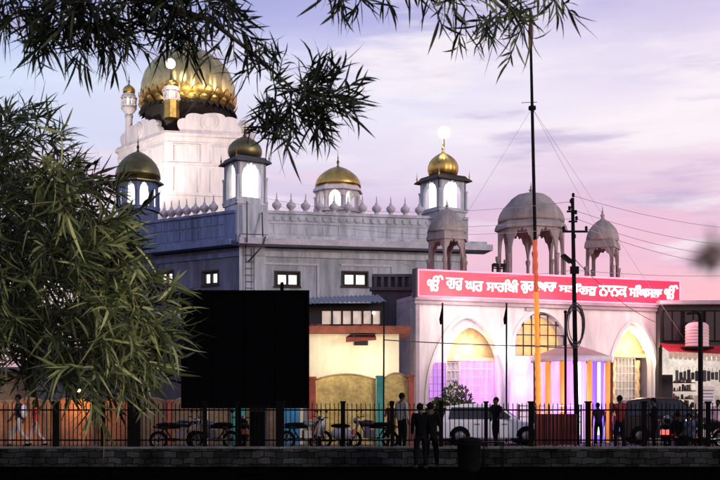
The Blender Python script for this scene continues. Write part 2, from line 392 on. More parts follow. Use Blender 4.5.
def on_line(x, P, d):
    k = (x - CX) / F
    return (k * P[1] - P[0]) / (d[0] - k * d[1])
class Line:
    """vertical plane through P along d: photo measurements -> (u, z) on it"""
    def __init__(s, P, d):
        s.P = Vector((P[0], P[1], 0)); s.d = Vector((d[0], d[1], 0)).normalized(); s.n = Vector((-s.d.y, s.d.x, 0))
    def u(s, x): return on_line(x, s.P, s.d)
    def z(s, x, y):
        p = s.P + s.d * s.u(x); return pz(y, p.y)
    def pt(s, x, off=0): return s.P + s.d * s.u(x) + s.n * off
    def at(s, u, z, off=0): return s.P + s.d * u + s.n * off + Vector((0, 0, z))
    def box(s, mb, u0, u1, z0, z1, o0, o1):
        c = s.at((u0 + u1) / 2, (z0 + z1) / 2, (o0 + o1) / 2)
        return mb.box(c, (abs(u1 - u0), abs(o1 - o0), abs(z1 - z0)), math.atan2(s.d.y, s.d.x))

def lamp_point(name, loc, energy, c, r=0.1):
    d = bpy.data.lights.new(name, 'POINT'); d.energy = energy; d.color = c; d.shadow_soft_size = r
    o = bpy.data.objects.new(name, d); col.objects.link(o); o.location = loc; return o
def lamp_spot(name, loc, target, energy, c, angle=60, r=0.3, blend=0.6):
    d = bpy.data.lights.new(name, 'SPOT'); d.energy = energy; d.color = c; d.shadow_soft_size = r
    d.spot_size = R(angle); d.spot_blend = blend
    o = bpy.data.objects.new(name, d); col.objects.link(o); o.location = loc
    o.rotation_euler = (Vector(target) - Vector(loc)).to_track_quat('-Z', 'Y').to_euler(); return o

# ------------------------------------------------------------------ sky and sun
world = bpy.data.worlds.new('World'); scene.world = world; world.use_nodes = True
nt = world.node_tree; n = nt.nodes; l = nt.links
bg = n['Background']
SUN_AZ, SUN_EL = R(128), R(7)      # azimuth from +Y towards +X
sky = n.new('ShaderNodeTexSky'); sky.sky_type = 'NISHITA'; sky.sun_disc = False
sky.sun_elevation = SUN_EL; sky.sun_rotation = SUN_AZ; sky.altitude = 200; sky.air_density = 1.4; sky.dust_density = 2.5
tc = n.new('ShaderNodeTexCoord')
sep = n.new('ShaderNodeSeparateXYZ'); l.new(tc.outputs['Generated'], sep.inputs[0])
def math_node(op, a=None, b=None, c=None):
    m = n.new('ShaderNodeMath'); m.operation = op
    for i, v in enumerate((a, b, c)):
        if v is None: continue
        if isinstance(v, (int, float)): m.inputs[i].default_value = v
        else: l.new(v, m.inputs[i])
    return m.outputs[0]
mp = n.new('ShaderNodeMapping'); l.new(tc.outputs['Generated'], mp.inputs['Vector']); mp.inputs['Scale'].default_value = (1.0, 1.0, 5.0)
nz = n.new('ShaderNodeTexNoise'); nz.inputs['Scale'].default_value = 3.2; nz.inputs['Detail'].default_value = 7; nz.inputs['Roughness'].default_value = 0.5; nz.inputs['Distortion'].default_value = 0.5
l.new(mp.outputs[0], nz.inputs['Vector'])
wob = math_node('MULTIPLY_ADD', nz.outputs['Fac'], 0.15, -0.075)
elev = math_node('ADD', sep.outputs['Z'], wob)
rp = n.new('ShaderNodeValToRGB'); l.new(elev, rp.inputs[0])
cr = rp.color_ramp
stops = [(0.0, (246, 180, 178)), (0.07, (246, 184, 194)), (0.13, (232, 188, 212)), (0.185, (216, 192, 220)), (0.225, (230, 216, 234)),
         (0.27, (236, 230, 243)), (0.315, (214, 209, 237)), (0.36, (182, 178, 222)), (0.45, (150, 158, 205)), (1.0, (105, 118, 160))]
cr.elements[0].position = 0; cr.elements[0].color = (*s255(*stops[0][1]), 1)
cr.elements[1].position = 1; cr.elements[1].color = (*s255(*stops[-1][1]), 1)
for p, c in stops[1:-1]:
    e = cr.elements.new(p); e.color = (*s255(*c), 1)
# left bluer, right pinker and brighter
lr = n.new('ShaderNodeMapRange'); l.new(sep.outputs['X'], lr.inputs['Value'])
lr.inputs['From Min'].default_value = -0.32; lr.inputs['From Max'].default_value = 0.32
lrr = n.new('ShaderNodeValToRGB'); l.new(lr.outputs[0], lrr.inputs[0])
lrr.color_ramp.elements[0].color = (0.74, 0.89, 1.0, 1); lrr.color_ramp.elements[1].color = (1.08, 1.0, 0.97, 1)
q = lrr.color_ramp.elements.new(0.5); q.color = (0.94, 0.96, 1.0, 1)
mul = n.new('ShaderNodeMix'); mul.data_type = 'RGBA'; mul.blend_type = 'MULTIPLY'; mul.inputs[0].default_value = 1
l.new(rp.outputs[0], mul.inputs[6]); l.new(lrr.outputs[0], mul.inputs[7])
# streaky clouds: pale and mauve
def cloud(prev, scale, stretch, lo, hi, colr, amt, offs):
    m2 = n.new('ShaderNodeMapping'); l.new(tc.outputs['Generated'], m2.inputs['Vector'])
    m2.inputs['Scale'].default_value = (1, 1, stretch); m2.inputs['Location'].default_value = offs
    z = n.new('ShaderNodeTexNoise'); z.inputs['Scale'].default_value = scale; z.inputs['Detail'].default_value = 8; z.inputs['Roughness'].default_value = 0.55
    l.new(m2.outputs[0], z.inputs['Vector'])
    r = n.new('ShaderNodeMapRange'); r.interpolation_type = 'SMOOTHSTEP'
    l.new(z.outputs['Fac'], r.inputs['Value']); r.inputs['From Min'].default_value = lo; r.inputs['From Max'].default_value = hi; r.inputs['To Max'].default_value = amt
    mx = n.new('ShaderNodeMix'); mx.data_type = 'RGBA'
    l.new(r.outputs[0], mx.inputs[0]); l.new(prev, mx.inputs[6]); mx.inputs[7].default_value = (*colr, 1)
    return mx.outputs[2]
c1 = cloud(mul.outputs[2], 4.5, 6.0, 0.50, 0.68, s255(246, 236, 242), 0.85, (0.3, 0.1, 0.4))
c2 = cloud(c1, 5.5, 7.0, 0.54, 0.72, s255(176, 160, 204), 0.62, (1.7, 0.4, 2.2))
c3 = cloud(c2, 3.0, 4.5, 0.56, 0.74, s255(245, 196, 212), 0.5, (4.1, 2.2, 0.7))
# nishita adds its own warm-to-blue fall-off
nis = n.new('ShaderNodeMix'); nis.data_type = 'RGBA'; nis.blend_type = 'ADD'; nis.inputs[0].default_value = 0.012
l.new(c3, nis.inputs[6]); l.new(sky.outputs[0], nis.inputs[7])
l.new(nis.outputs[2], bg.inputs['Color']); bg.inputs['Strength'].default_value = 1.05

sd = bpy.data.lights.new('sun', 'SUN'); sd.energy = 1.5; sd.angle = R(14); sd.color = (1.0, 0.86, 0.78)
so = bpy.data.objects.new('sun', sd); col.objects.link(so)
sdir = Vector((math.sin(SUN_AZ) * math.cos(SUN_EL), math.cos(SUN_AZ) * math.cos(SUN_EL), math.sin(SUN_EL)))
so.rotation_euler = sdir.to_track_quat('Z', 'Y').to_euler()

# ------------------------------------------------------------------ ground
GZ = -0.38                       # the lower ground on the camera's side of the wall
YF = 31.0                        # the fence line
def sheet(name, x0, x1, y0, y1, z, mat, nx=1, ny=1, amp=0):
    vs = []; fs = []
    for j in range(ny + 1):
        for i in range(nx + 1):
            e = 0 if i in (0, nx) or j in (0, ny) else amp
            vs.append((x0 + (x1 - x0) * i / nx, y0 + (y1 - y0) * j / ny, z + ru(-e, e)))
    for j in range(ny):
        for i in range(nx):
            a = j * (nx + 1) + i; fs.append((a, a + 1, a + nx + 2, a + nx + 1))
    return tag(MB().add(vs, fs, True).build(name, mat), kind='structure')
sheet('ground', -900, 900, -60, 1500, GZ - 0.1, M['soil'])
sheet('soil', -30, 30, -8, YF - 0.16, GZ, M['soil'], 90, 60, 0.03)
sheet('road', -200, 200, YF + 0.16, 400, 0.0, M['asphalt'])

# ------------------------------------------------------------------ low stone wall and iron fence
wl = empty('stone_wall', (0, YF, GZ), 'low dark stone block wall carrying the black iron railings', 'wall')
mb = MB(); mb.box((0, YF, -0.17), (44, 0.32, 0.64)); mb.build('wall_body', M['stonewall'], wl)
mb = MB()
x = -22.0
while x < 22:
    w_ = ru(0.9, 1.5); mb.box((x + w_ / 2, YF, 0.182 + ru(-.006, .006)), (w_ - 0.015, 0.38, 0.06), ru(-.006, .006)); x += w_
mb.build('coping', M['coping'], wl, bevel=0.01)

fe = empty('iron_fence', (0, YF, 0.2), 'long black iron picket railing running along the whole low stone wall', 'fence')
ZB = 0.212
posts = [(-95, .12), (-30, .12), (56, .17), (103, .12), (134, .36), (205, .12), (237, .10), (280, .24), (343, .13), (392, .10), (441, .12), (486, .10), (531, .14), (588, .14), (644, .13), (708, .12), (770, .12), (830, .12)]
for (xp, w_) in posts:
    mb = MB(); X = px(xp, YF)
    h_ = 1.30 if w_ < .3 else 1.42
    mb.box((X, YF, ZB + h_ / 2), (w_, min(w_, .2), h_)); mb.box((X, YF, ZB + h_ + .025), (w_ + .05, min(w_, .2) + .05, .05))
    mb.build('post', M['iron'], fe, bevel=0.006)
for (a, wa), (b, wb) in zip(posts, posts[1:]):
    xa, xb = px(a, YF) + wa / 2, px(b, YF) - wb / 2
    mb = MB()
    mb.box(((xa + xb) / 2, YF, 1.30), (xb - xa, .035, .045)); mb.box(((xa + xb) / 2, YF, 0.40), (xb - xa, .035, .045))
    mb.build('rail', M['iron'], fe)
    mb = MB(); k = max(2, int((xb - xa) / 0.125))
    for i in range(k):
        X = xa + (i + .5) * (xb - xa) / k
        mb.box((X + ru(-.006, .006), YF - .03 + ru(-.008, .008), .83 + ru(-.012, .006)), (.024, .024, 1.22), rot=Matrix.Rotation(ru(-.014, .014), 3, 'Y'))
        mb.add([(X - .02, YF - .03, 1.44), (X, YF - .045, 1.44), (X + .02, YF - .03, 1.44), (X, YF - .015, 1.44), (X, YF - .03, 1.53)], [(0, 1, 4), (1, 2, 4), (2, 3, 4), (3, 0, 4), (3, 2, 1, 0)])
    mb.build('picket_panel', M['iron'], fe)

# ------------------------------------------------------------------ pavilion builder (roof kiosks)
BULB = [(0.80, 0), (0.93, .10), (1.0, .26), (.99, .42), (.90, .58), (.73, .72), (.50, .84), (.27, .93), (.10, .985), (0.05, 1.0)]
LOW = [(1.0, 0), (.99, .15), (.93, .34), (.81, .53), (.62, .71), (.40, .86), (.18, .96), (.05, 1)]
FIN = [(.30, 0), (.34, .06), (.16, .12), (.30, .22), (.34, .30), (.16, .40), (.10, .46), (.18, .54), (.08, .62), (.05, .8), (.015, 1.0)]
def pavilion(parent, name, cx, cy, r, nside, rot, z0, zsill, ztop, hdome, prof, wallm, domem, kind='cusp', rd=0.95, rib=0, lit=None, finm=None, fin_h=0.8, fin_w=0.28, jamb=0.16, eave=1.28, open_mid=False, small_finials=False, shaft_to=None, label=None, eavem=None, colr=.085):
    mb = MB()
    vs = [(cx + r * math.cos(rot + 2 * PI * k / nside), cy + r * math.sin(rot + 2 * PI * k / nside)) for k in range(nside)]
    if shaft_to is not None: mb.prism([(cx + (x - cx) * .98, cy + (y - cy) * .98) for x, y in vs], shaft_to, z0 + .01)
    big = [(cx + (x - cx) * 1.08, cy + (y - cy) * 1.08) for x, y in vs]
    mb.prism(big, z0, z0 + .14)
    for k in range(nside):
        a, b = Vector((*vs[k], 0)), Vector((*vs[(k + 1) % nside], 0)); d = b - a; L = d.length; d.normalize()
        nm = Vector((-d.y, d.x, 0))
        if nm.dot(Vector((cx, cy, 0)) - a) < 0: nm = -nm
        zt = ztop - 0.12
        j = L * jamb
        arch_wall(mb, a, d, L, z0 + .14, ztop, 0.14, [(j, L - j, zsill, zsill + (zt - zsill) * 0.56, zt, kind)], nm, 36)
        cr_ = colr / .085   # column shaft with base and capital at the corner
        mb.lathe([(.13 * cr_, 0), (.13 * cr_, .1), (.09 * cr_, .16), (.08 * cr_, (ztop - z0) * .5), (.12 * cr_, (ztop - z0) * .54), (.12 * cr_, (ztop - z0) * .58)], (a.x, a.y, z0 + .14), 8)
    body = mb.build(name, wallm, parent)
    if label: body['label'] = label
    em = MB()
    em.lathe([(r * 1.02, ztop - .02), (r * eave, ztop - .14), (r * eave, ztop - .07), (r * 1.06, ztop + .10), (r * .98, ztop + .22), (r * .9, ztop + .24)], (cx, cy, 0), nside, smooth=False, rot=rot)
    em.build('eave', eavem or wallm, body)
    if lit:
        lm = MB(); lm.lathe([(r * (.60 if nside == 4 else .5), zsill - .1), (r * (.60 if nside == 4 else .5), ztop - .05)], (cx, cy, 0), 16); lm.build('glow_core', lit, body)  # emissive core stands in for the lit interior
    dm = MB(); dm.lathe([(rd * r * a, ztop + .22 + hdome * b) for a, b in prof], (cx, cy, 0), 48 if rib else 28, rib=rib, ribamt=.06 if rib else 0)
    dm.build('dome', domem, body)
    fm = MB(); zt = ztop + .20 + hdome
    fm.lathe([(a * fin_w, b * fin_h) for a, b in FIN], (cx, cy, zt), 10); fm.build('finial', finm or domem, body)
    if small_finials:
        for (x, y) in vs:
            q_ = MB(); q_.lathe([(a * .16, b * .62) for a, b in FIN], (cx + (x - cx) * 1.15, cy + (y - cy) * 1.15, ztop), 8); q_.build('corner_finial', finm or domem, body)
    return body

# ------------------------------------------------------------------ main building
A = Vector((px(240, 60), 60, 0))
g = empty('gurdwara_building', A, 'large blue grey two storey temple block with rows of roof finials behind the black board', 'temple')
dR = Vector((math.cos(R(11)), math.sin(R(11)), 0)); dL = Vector((-0.835, 0.55, 0)).normalized()
LR = Line(A, dR); LL = Line(A, dL)
uE = LR.u(466); uL = LL.u(96)
B = A + dR * uE; C_ = A + dL * uL
back = Vector((-dR.y, dR.x, 0)) * 16
foot = [A, B, B + back, C_ + back * .7, C_]
zP0, zP1 = pz(243, 60), pz(211, 60)     # cornice level, parapet top
def wallR(z0, z1, ops, th, off, mat, name, u0=0, u1=None):
    m_ = MB(); arch_wall(m_, LR.at(u0, 0, off), dR, (u1 if u1 else uE) - u0, z0, z1, th, ops, LR.n); return m_.build(name, mat, g)
nL = -LL.n
# lower walls with window openings
winsR = [(276, 299), (343, 367)]
opR = []
for a, b in winsR:
    opR.append((LR.u(a), LR.u(b), LR.z(a, 286), 0, LR.z(a, 272.5), 'rect'))
wallR(0, zP0 - .25, opR, .35, 0, M['wall_grey'], 'wall')
winsL = [(203, 218), (160, 173), (126, 137)]
opL = []
for a, b in winsL:
    opL.append((LL.u(b), LL.u(a), LL.z(a, 285.5), 0, LL.z(a, 272.5), 'rect'))
m_ = MB(); arch_wall(m_, A, dL, uL, 0, zP0 - .25, .35, opL, nL); m_.build('wall', M['wall_bluelit_dark'], g)
m_ = MB(); inner = [A + dR * .5 + LR.n * 1.2, B - dR * .05 + LR.n * 1.2, B + back, C_ + back * .7, C_ + nL * 1.2]
m_.prism([(p.x, p.y) for p in inner], 0, zP0 - .1); m_.build('core_wall', M['wall_dark'], g)
m_ = MB(); m_.beam(B + Vector((0, 0, (zP0 - .3) / 2)) + LR.n * .36, B + back + Vector((0, 0, (zP0 - .3) / 2)), .3, zP0 - .3); m_.build('wall', M['wall_dark'], g)
def window(line, a, b, y0, y1, nrm):
    ua, ub = sorted((line.u(a), line.u(b))); z0, z1 = line.z(a, y1), line.z(a, y0)
    f = MB(); t = .12; sgn = 1 if nrm.dot(line.n) > 0 else -1
    def bx(m, u0, u1, za, zb, o0, o1): line.box(m, u0, u1, za, zb, o0 * sgn, o1 * sgn)
    bx(f, ua - .09, ub + .09, z1, z1 + .1, -.05, .2); bx(f, ua - .12, ub + .12, z0 - .1, z0, -.09, .2)
    bx(f, ua - .09, ua, z0, z1, -.04, .2); bx(f, ub, ub + .09, z0, z1, -.04, .2)
    bx(f, ua + .001, ua + t, z0 + .001, z1 - .001, .06, .2); bx(f, ub - t, ub - .001, z0 + .001, z1 - .001, .06, .2)
    um = (ua + ub) / 2; bx(f, um - t * .6, um + t * .6, z0 + .001, z1 - .001, .05, .2)
    bx(f, ua + t, ub - t, z0 + .001, z0 + .12, .08, .2); bx(f, ua + t, ub - t, z1 - .12, z1 - .001, .08, .2)
    fr = f.build('window', M['bronze'], g)
    p = MB(); bx(p, ua, ub, z0, z1, .22, .25); p.build('pane', M['litwin'], fr)
for a, b in winsR: window(LR, a, b, 272.5, 286, LR.n)
for a, b in winsL: window(LL, a, b, 272.5, 285.5, nL)
# projecting cornice slabs and deep shadow soffit
def band(line, u0, u1, z0, z1, o0, o1, mat, name, sgn=1):
    m_ = MB(); line.box(m_, u0, u1, z0, z1, o0 * sgn, o1 * sgn); return m_.build(name, mat, g)
uX = LR.u(487)
band(LR, -.12, uX, zP0 - .18, zP0 + .16, -1.15, .6, M['cornice'], 'cornice')
band(LR, -.02, uX - .2, zP0 + .162, zP0 + .40, -.62, .5, M['wall_light'], 'cornice')
band(LL, .0, uL, zP0 - .18, zP0 + .14, -.9, .6, M['wall_bluelit'], 'cornice', -1)
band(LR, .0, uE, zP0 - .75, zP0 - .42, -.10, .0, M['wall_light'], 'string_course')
band(LL, .0, uL, zP0 - .75, zP0 - .46, -.10, .0, M['wall_bluelit'], 'string_course', -1)
# upper parapet with sunk panels
zq0 = zP0 + .405
m_ = MB(); LR.box(m_, .0, uE, zq0, zP1 - .16, -.42, -.05); LR.box(m_, .0, uE, zP1 - .158, zP1, -.52, .05)
LR.box(m_, .0, uE, zq0 + .72, zq0 + .80, -.47, -.421)
k = 26
for i in range(k):
    u0 = .9 + (uE - 1.2) * i / k; w_ = (uE - 1.2) / k
    LR.box(m_, u0 + .05, u0 + w_ - .05, zq0 + .9, zP1 - .28, -.455, -.421)
    c = LR.at(u0 + w_ / 2, (zq0 + .9 + zP1 - .28) / 2, -.49)
    rot_ = math.atan2(dR.y, dR.x)
    vs = []; 
    for t in range(14): vs.append((.15 * math.cos(2 * PI * t / 14), .15 * math.sin(2 * PI * t / 14)))
    m_.plate(Vector((c.x, c.y, c.z)), dR, LR.n, vs, .034)
for i in range(13):
    u0 = .9 + (uE - 1.2) * i / 13; w_ = (uE - 1.2) / 13
    LR.box(m_, u0 + .06, u0 + w_ - .06, zq0 + .12, zq0 + .62, -.445, -.421)
m_.build('parapet', M['wall_light'], g)
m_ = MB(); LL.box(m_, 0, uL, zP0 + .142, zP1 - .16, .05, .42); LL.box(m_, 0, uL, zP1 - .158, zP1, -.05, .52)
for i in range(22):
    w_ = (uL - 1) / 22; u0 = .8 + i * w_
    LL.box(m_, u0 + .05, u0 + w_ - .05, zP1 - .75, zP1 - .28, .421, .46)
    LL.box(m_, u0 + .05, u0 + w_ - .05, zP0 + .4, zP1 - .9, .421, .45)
m_.build('parapet', M['wall_bluelit'], g)
# roof behind the parapet
m_ = MB(); m_.prism([(p.x, p.y) for p in [A + LR.n * .2 + dR * .2, B + LR.n * .2, B + back, C_ + back * .7, C_ + nL * .2]], zP0 - .08, zP0 + .12); m_.build('roof', M['wall_dark'], g)
# roof finials: white vases
VASE = [(.17, 0), (.17, .06), (.10, .10), (.13, .14), (.25, .27), (.29, .37), (.25, .48), (.13, .58), (.07, .63), (.10, .67), (.04, .74), (.035, .95), (.012, 1.12)]
v0 = MB().lathe(VASE, (0, 0, 0), 14).build('roof_finial', M['cornice'], g, local=True)
places = [LR.at(LR.u(x_), zP1, -.22) for x_ in [276.5 + 14.2 * i for i in range(11)]] 
placesL = [LL.at(LL.u(x_), zP1, .22) for x_ in [216, 207, 198, 189.5, 181.5, 174, 167, 108, 102]]
for i, p in enumerate(places + placesL):
    o = v0 if i == 0 else v0.copy()
    if i: col.objects.link(o); o.parent = g
    o.location = p - A; o.rotation_euler = (ru(-.02, .02), ru(-.02, .02), ru(0, 6))
# recessed wall panel lines on the right face
m_ = MB()
for (a, b, y0, y1) in [(249, 318, 262, 264.2), (341, 392, 264, 266)]:
    LR.box(m_, LR.u(a), LR.u(b), LR.z(a, y1), LR.z(a, y0), -.06, 0)
for x_, y0 in [(263, 262), (318, 264.2), (392, 266)]:
    LR.box(m_, LR.u(x_) - .05, LR.u(x_) + .05, 5.5, LR.z(x_, y0), -.05, 0)
m_.build('pilaster_strip', M['cornice'], g)
# corner pier, ladder and down pipe
Pc = A + dR * .55 - LR.n * .42
m_ = MB(); m_.prism([(p.x, p.y) for p in [A - dR * .45 - LR.n * .1, A - LR.n * .62 + dR * .1, A + dR * 1.55 - LR.n * .62, A + dR * 1.55, A + dL * 1.0]], zP0 + .45, pz(206, 60)); m_.build('corner_pier', M['wall_light'], g)
m_ = MB(); m_.prism([(p.x, p.y) for p in [A - LR.n * .10 - dR * .05, A + dR * 1.45 - LR.n * .10, A + dR * 1.45 + LR.n * .01, A + LR.n * .01]], 0, zP0 - .19); m_.build('corner_pier', M['wall_light'], g)
m_ = MB()
for du in (.30, .78):
    m_.tube([LR.at(du, 4.8, -.25), LR.at(du, zP0 - .3, -.25)], .028)
m_.tube([LR.at(.30, zP0 - .3, -.25), LR.at(.3, zP0 - .1, -1.25), LR.at(.3, pz(205, 60), -1.2)], .04)
m_.tube([LR.at(1.2, pz(214, 60), -.75), LR.at(1.2, zP0 + .2, -1.2)], .045)
m_.tube([LR.at(1.35, zP0 + .25, -1.22), LR.at(1.2, zP0 - .3, -1.18), LR.at(.45, pz(262, 60), -.2)], .05)
for i in range(14): m_.tube([LR.at(.30, 5 + i * .38, -.25), LR.at(.78, 5 + i * .38, -.25)], .018)
m_.build('ladder', M['wall_dark'], g)

# roof kiosks of the main building
Yc = 60.8; c = Vector((px(245, Yc), Yc, 0))
pavilion(g, 'roof_pavilion', c.x, c.y, px(267, Yc) - px(245, Yc), 4, R(-103), pz(207, Yc), pz(200, Yc), pz(163, Yc), pz(137, Yc) - pz(160, Yc), BULB, M['wall_light'], M['gold_dark'], rd=.78, jamb=.15, lit=M['litwhite'], fin_h=1.0, finm=M['gold_dark'], small_finials=True, shaft_to=zP0, label='blue grey corner pavilion with dark domed roof', eavem=M['wall_dark'])
Yc = LL.pt(139).y + 1.2; c = Vector((px(138, Yc), Yc, 0))
pavilion(g, 'roof_pavilion', c.x, c.y, px(159, Yc) - px(139, Yc), 8, R(10), pz(212, Yc), pz(208, Yc), pz(182, Yc), pz(154, Yc) - pz(181, Yc), LOW, M['wall_bluelit'], M['gold_dark'], rd=1.12, lit=M['litwhite'], fin_h=1.1, finm=M['bronze'], shaft_to=zP0, label='blue lit pavilion with low olive gold dome', eavem=M['gold_dark'])
Yc = 68.0
pavilion(g, 'roof_pavilion', px(338, Yc), Yc, px(361, Yc) - px(338, Yc), 8, R(15), pz(214, Yc), pz(210, Yc), pz(191, Yc), pz(168, Yc) - pz(189, Yc), LOW, M['white_tower'], M['gold'], rd=1.0, lit=M['litwhite'], fin_h=1.1, finm=M['gold_dark'], shaft_to=zP0, eave=1.12, label='white drum with gilded dome set back on the roof')
Yc = 62.5
pavilion(g, 'minaret', px(443, Yc), Yc, px(466, Yc) - px(443, Yc), 4, R(-103), pz(214, Yc), pz(210, Yc), pz(181, Yc), pz(151, Yc) - pz(176, Yc), BULB, M['wall_light'], M['gold'], rd=.68, jamb=.15, rib=14, lit=M['litwhite'], fin_h=.9, finm=M['gold'], small_finials=True, shaft_to=zP0 - .05, label='white minaret kiosk with ribbed golden dome', eavem=M['bronze'])
# lamp above the minaret
m_ = MB(); m_.tube([(px(444, Yc), Yc, pz(147, Yc)), (px(444, Yc), Yc, pz(136, Yc))], .03); lm = m_.build('lamp_stem', M['bronze'], g)
m_ = MB(); m_.ball((px(444, Yc), Yc, pz(132.5, Yc)), .40, 16, 10); m_.build('lamp_globe', M['lamp'], g)
lamp_point('minaret_lamp', (px(444, Yc), Yc - .6, pz(133, Yc)), 120, (1, .95, .9), .4)

# ------------------------------------------------------------------ great domed tower behind
Yt = 82.0
t = empty('domed_tower', (px(187, 84), 84, 0), 'tall floodlit white tower carrying the great greenish golden onion dome', 'temple tower')
V = [Vector((px(118, 85.5), 85.5, 0)), Vector((px(166, 80), 80, 0)), Vector((px(243, 81), 81, 0)), Vector((px(256, 86.5), 86.5, 0)), Vector((px(236, 92), 92, 0)), Vector((px(146, 92), 92, 0))]
ctr = Vector((px(187, 85), 85.5, 0))
def ring(s): return [(ctr.x + (v.x - ctr.x) * s, ctr.y + (v.y - ctr.y) * s) for v in V]
zc = pz(135, 80)
m_ = MB(); m_.prism(ring(1), 8, zc); m_.build('tower_wall', M['white_tower'], t)
m_ = MB()
m_.prism(ring(1.045), zc - .05, zc + .16); m_.prism(ring(1.02), zc + .161, zc + .34); m_.prism(ring(1.02), zc - 2.25, zc - 2.1)
m_.prism(ring(1.012), zc - .62, zc - .5); m_.prism(ring(1.02), zc - 4.6, zc - 4.45); m_.build('cornice', M['white_tower'], t)
m_ = MB()
for a, b in ((V[0], V[1]), (V[1], V[2])):      # sunk niche frames with small arched heads
    d = (b - a); L = d.length; d.normalize(); nn = Vector((d.y, -d.x, 0))
    k = 2 if L < 6.2 else 3
    ln = Line(a, d)
    for i in range(k):
        uc = L * (i + .5) / k; hw = L / k * .32
        ln.box(m_, uc - hw - .1, uc - hw, zc - 2.0, zc - .75, -.1, 0); ln.box(m_, uc + hw, uc + hw + .1, zc - 2.0, zc - .75, -.1, 0); ln.box(m_, uc - hw - .1, uc + hw + .1, zc - .75, zc - .65, -.12, 0)
        ln.box(m_, uc - hw - .1, uc - hw, zc - 4.3, zc - 2.5, -.1, 0); ln.box(m_, uc + hw, uc + hw + .1, zc - 4.3, zc - 2.5, -.1, 0)
m_.build('niche_frame', M['white_tower'], t)
# cusped lunettes above the cornice, one to each face
for a, b, f0, f1 in ((V[0], V[1], .03, .86), (V[1], V[2], .13, .98), (V[2], V[3], .03, .97)):
    d = (b - a); L = d.length; d.normalize(); nn = Vector((-d.y, d.x, 0))
    a2 = a + d * (L * f0); w_ = L * (f1 - f0); h_ = pz(110.5, 80) - zc - .34
    pts = []
    for i in range(61):
        s_ = i / 60; ang = PI * s_
        rad = 1 - .13 * (1 - abs(math.sin(ang * 4.5)) ** .7)
        ss = (abs(math.cos(ang)) ** .8) * (1 if math.cos(ang) > 0 else -1)
        pts.append((w_ / 2 - w_ / 2 * ss * (rad if True else 1), h_ * (math.sin(ang) ** .62) * rad))
    poly = [(0.0, 0.0)] + pts + [(w_, 0.0)]
    m_ = MB(); m_.plate(Vector((a2.x, a2.y, zc + .34)), d, nn, poly, .5)
    lun = m_.build('lunette', M['white_tower'], t)
    m_ = MB(); c = a2 + d * (w_ / 2)
    for rr, th in ((.62, .10), (.42, .16)):
        poly = [(rr * math.cos(2 * PI * k / 20), rr * math.sin(2 * PI * k / 20)) for k in range(20)]
        m_.plate(Vector((c.x, c.y, zc + .34 + h_ * .50)) - nn * th, d, nn, poly, th)
    m_.build('medallion', M['white_tower'], lun)
# dome
dc = Vector((px(187, 84), 84.6, 0))
zd0 = pz(110, 84); rD = 47 * 84.6 / F
m_ = MB(); m_.lathe([(rD * .90, zc), (rD * .90, zd0 - .1), (rD * .98, zd0)], (dc.x, dc.y, 0), 32); m_.build('drum', M['bronze'], t)
m_ = MB(); H = pz(45, 84) - zd0
m_.lathe([(rD * a, zd0 + H * b) for a, b in [(.86, 0), (.94, .06), (.985, .16), (1, .28), (.985, .42), (.93, .55), (.83, .67), (.69, .78), (.5, .88), (.3, .955), (.12, .99), (.05, 1)]], (dc.x, dc.y, 0), 128, rib=20, ribamt=.045); m_.build('dome', M['gold_green'], t)
m_ = MB(); m_.lathe([(a * .8, b * 3) for a, b in FIN], (dc.x, dc.y, zd0 + H - .1), 14); m_.build('finial', M['gold'], t)
m_ = MB()       # lotus petals standing round the base of the dome
for k in range(26):
    a = 2 * PI * k / 26
    for lay, (hh, ww, z0_, lean) in enumerate(((1.2, .46, .15, .0), (.7, .36, -.1, .04))):
        aa = a + lay * PI / 26
        o_ = Vector((math.cos(aa), math.sin(aa), 0)); s_ = Vector((-o_.y, o_.x, 0)); vs = []; fs = []
        rows = [(0, .6), (.25, .95), (.5, 1.0), (.75, .7), (1, .02)]
        for (tt, wv) in rows:
            r_ = rD * (.90 + .105 * math.sin(tt * 1.9)) + lean * (tt ** 2) + .06
            for sg in (-1, 0, 1): vs.append(dc + o_ * (r_ + (.07 if sg == 0 else 0)) + s_ * (sg * ww * wv) + Vector((0, 0, zd0 + z0_ + hh * tt)))
        for i in range(4):
            for j in range(2): fs.append((i * 3 + j, i * 3 + j + 1, i * 3 + j + 4, i * 3 + j + 3))
        m_.add(vs, fs, True)
m_.build('lotus_petals', M['gold'], t)
m_ = MB()       # dark leaf fringe between the lunettes and the dome
for k in range(40):
    a = 2 * PI * k / 40
    o_ = Vector((math.cos(a), math.sin(a), 0)); s_ = Vector((-o_.y, o_.x, 0)); c = dc + o_ * (rD * .97)
    m_.add([c - s_ * .28 + Vector((0, 0, zd0 + .1)), c + s_ * .28 + Vector((0, 0, zd0 + .1)), c + o_ * .3 + Vector((0, 0, zd0 - .42)), c - o_ * .3 + Vector((0, 0, zd0 - .15))], [(0, 1, 2), (0, 2, 3), (1, 3, 2), (0, 3, 1)])
m_.build('leaf_fringe', M['bronze'], t)
def turret(xp, Y, y_base, y_eave, y_top, wpx, name='turret', dome=M['gold'], label=None):
    X = px(xp, Y); r = wpx / 2 * Y / F
    return pavilion(t, name, X, Y, r, 8, R(22.5), pz(y_base, Y), pz(y_base - 2, Y), pz(y_eave, Y), pz(y_top, Y) - pz(y_eave, Y) - .1, BULB, M['white_tower'], dome, kind='pointed', rd=.95, lit=M['litwhite'], finm=M['bronze'], fin_h=1.0, fin_w=.2, eave=1.3, label=label)
turret(171.5, 80.5, 101, 90, 80, 15, label='small lit white kiosk in front of the dome')
m_ = MB(); m_.prism([(px(171.5, 80.5) + .6 * math.cos(k * PI / 4), 80.5 + .6 * math.sin(k * PI / 4)) for k in range(8)], pz(117, 80), pz(101, 80.5)); m_.build('turret_shaft', M['gold'], t)
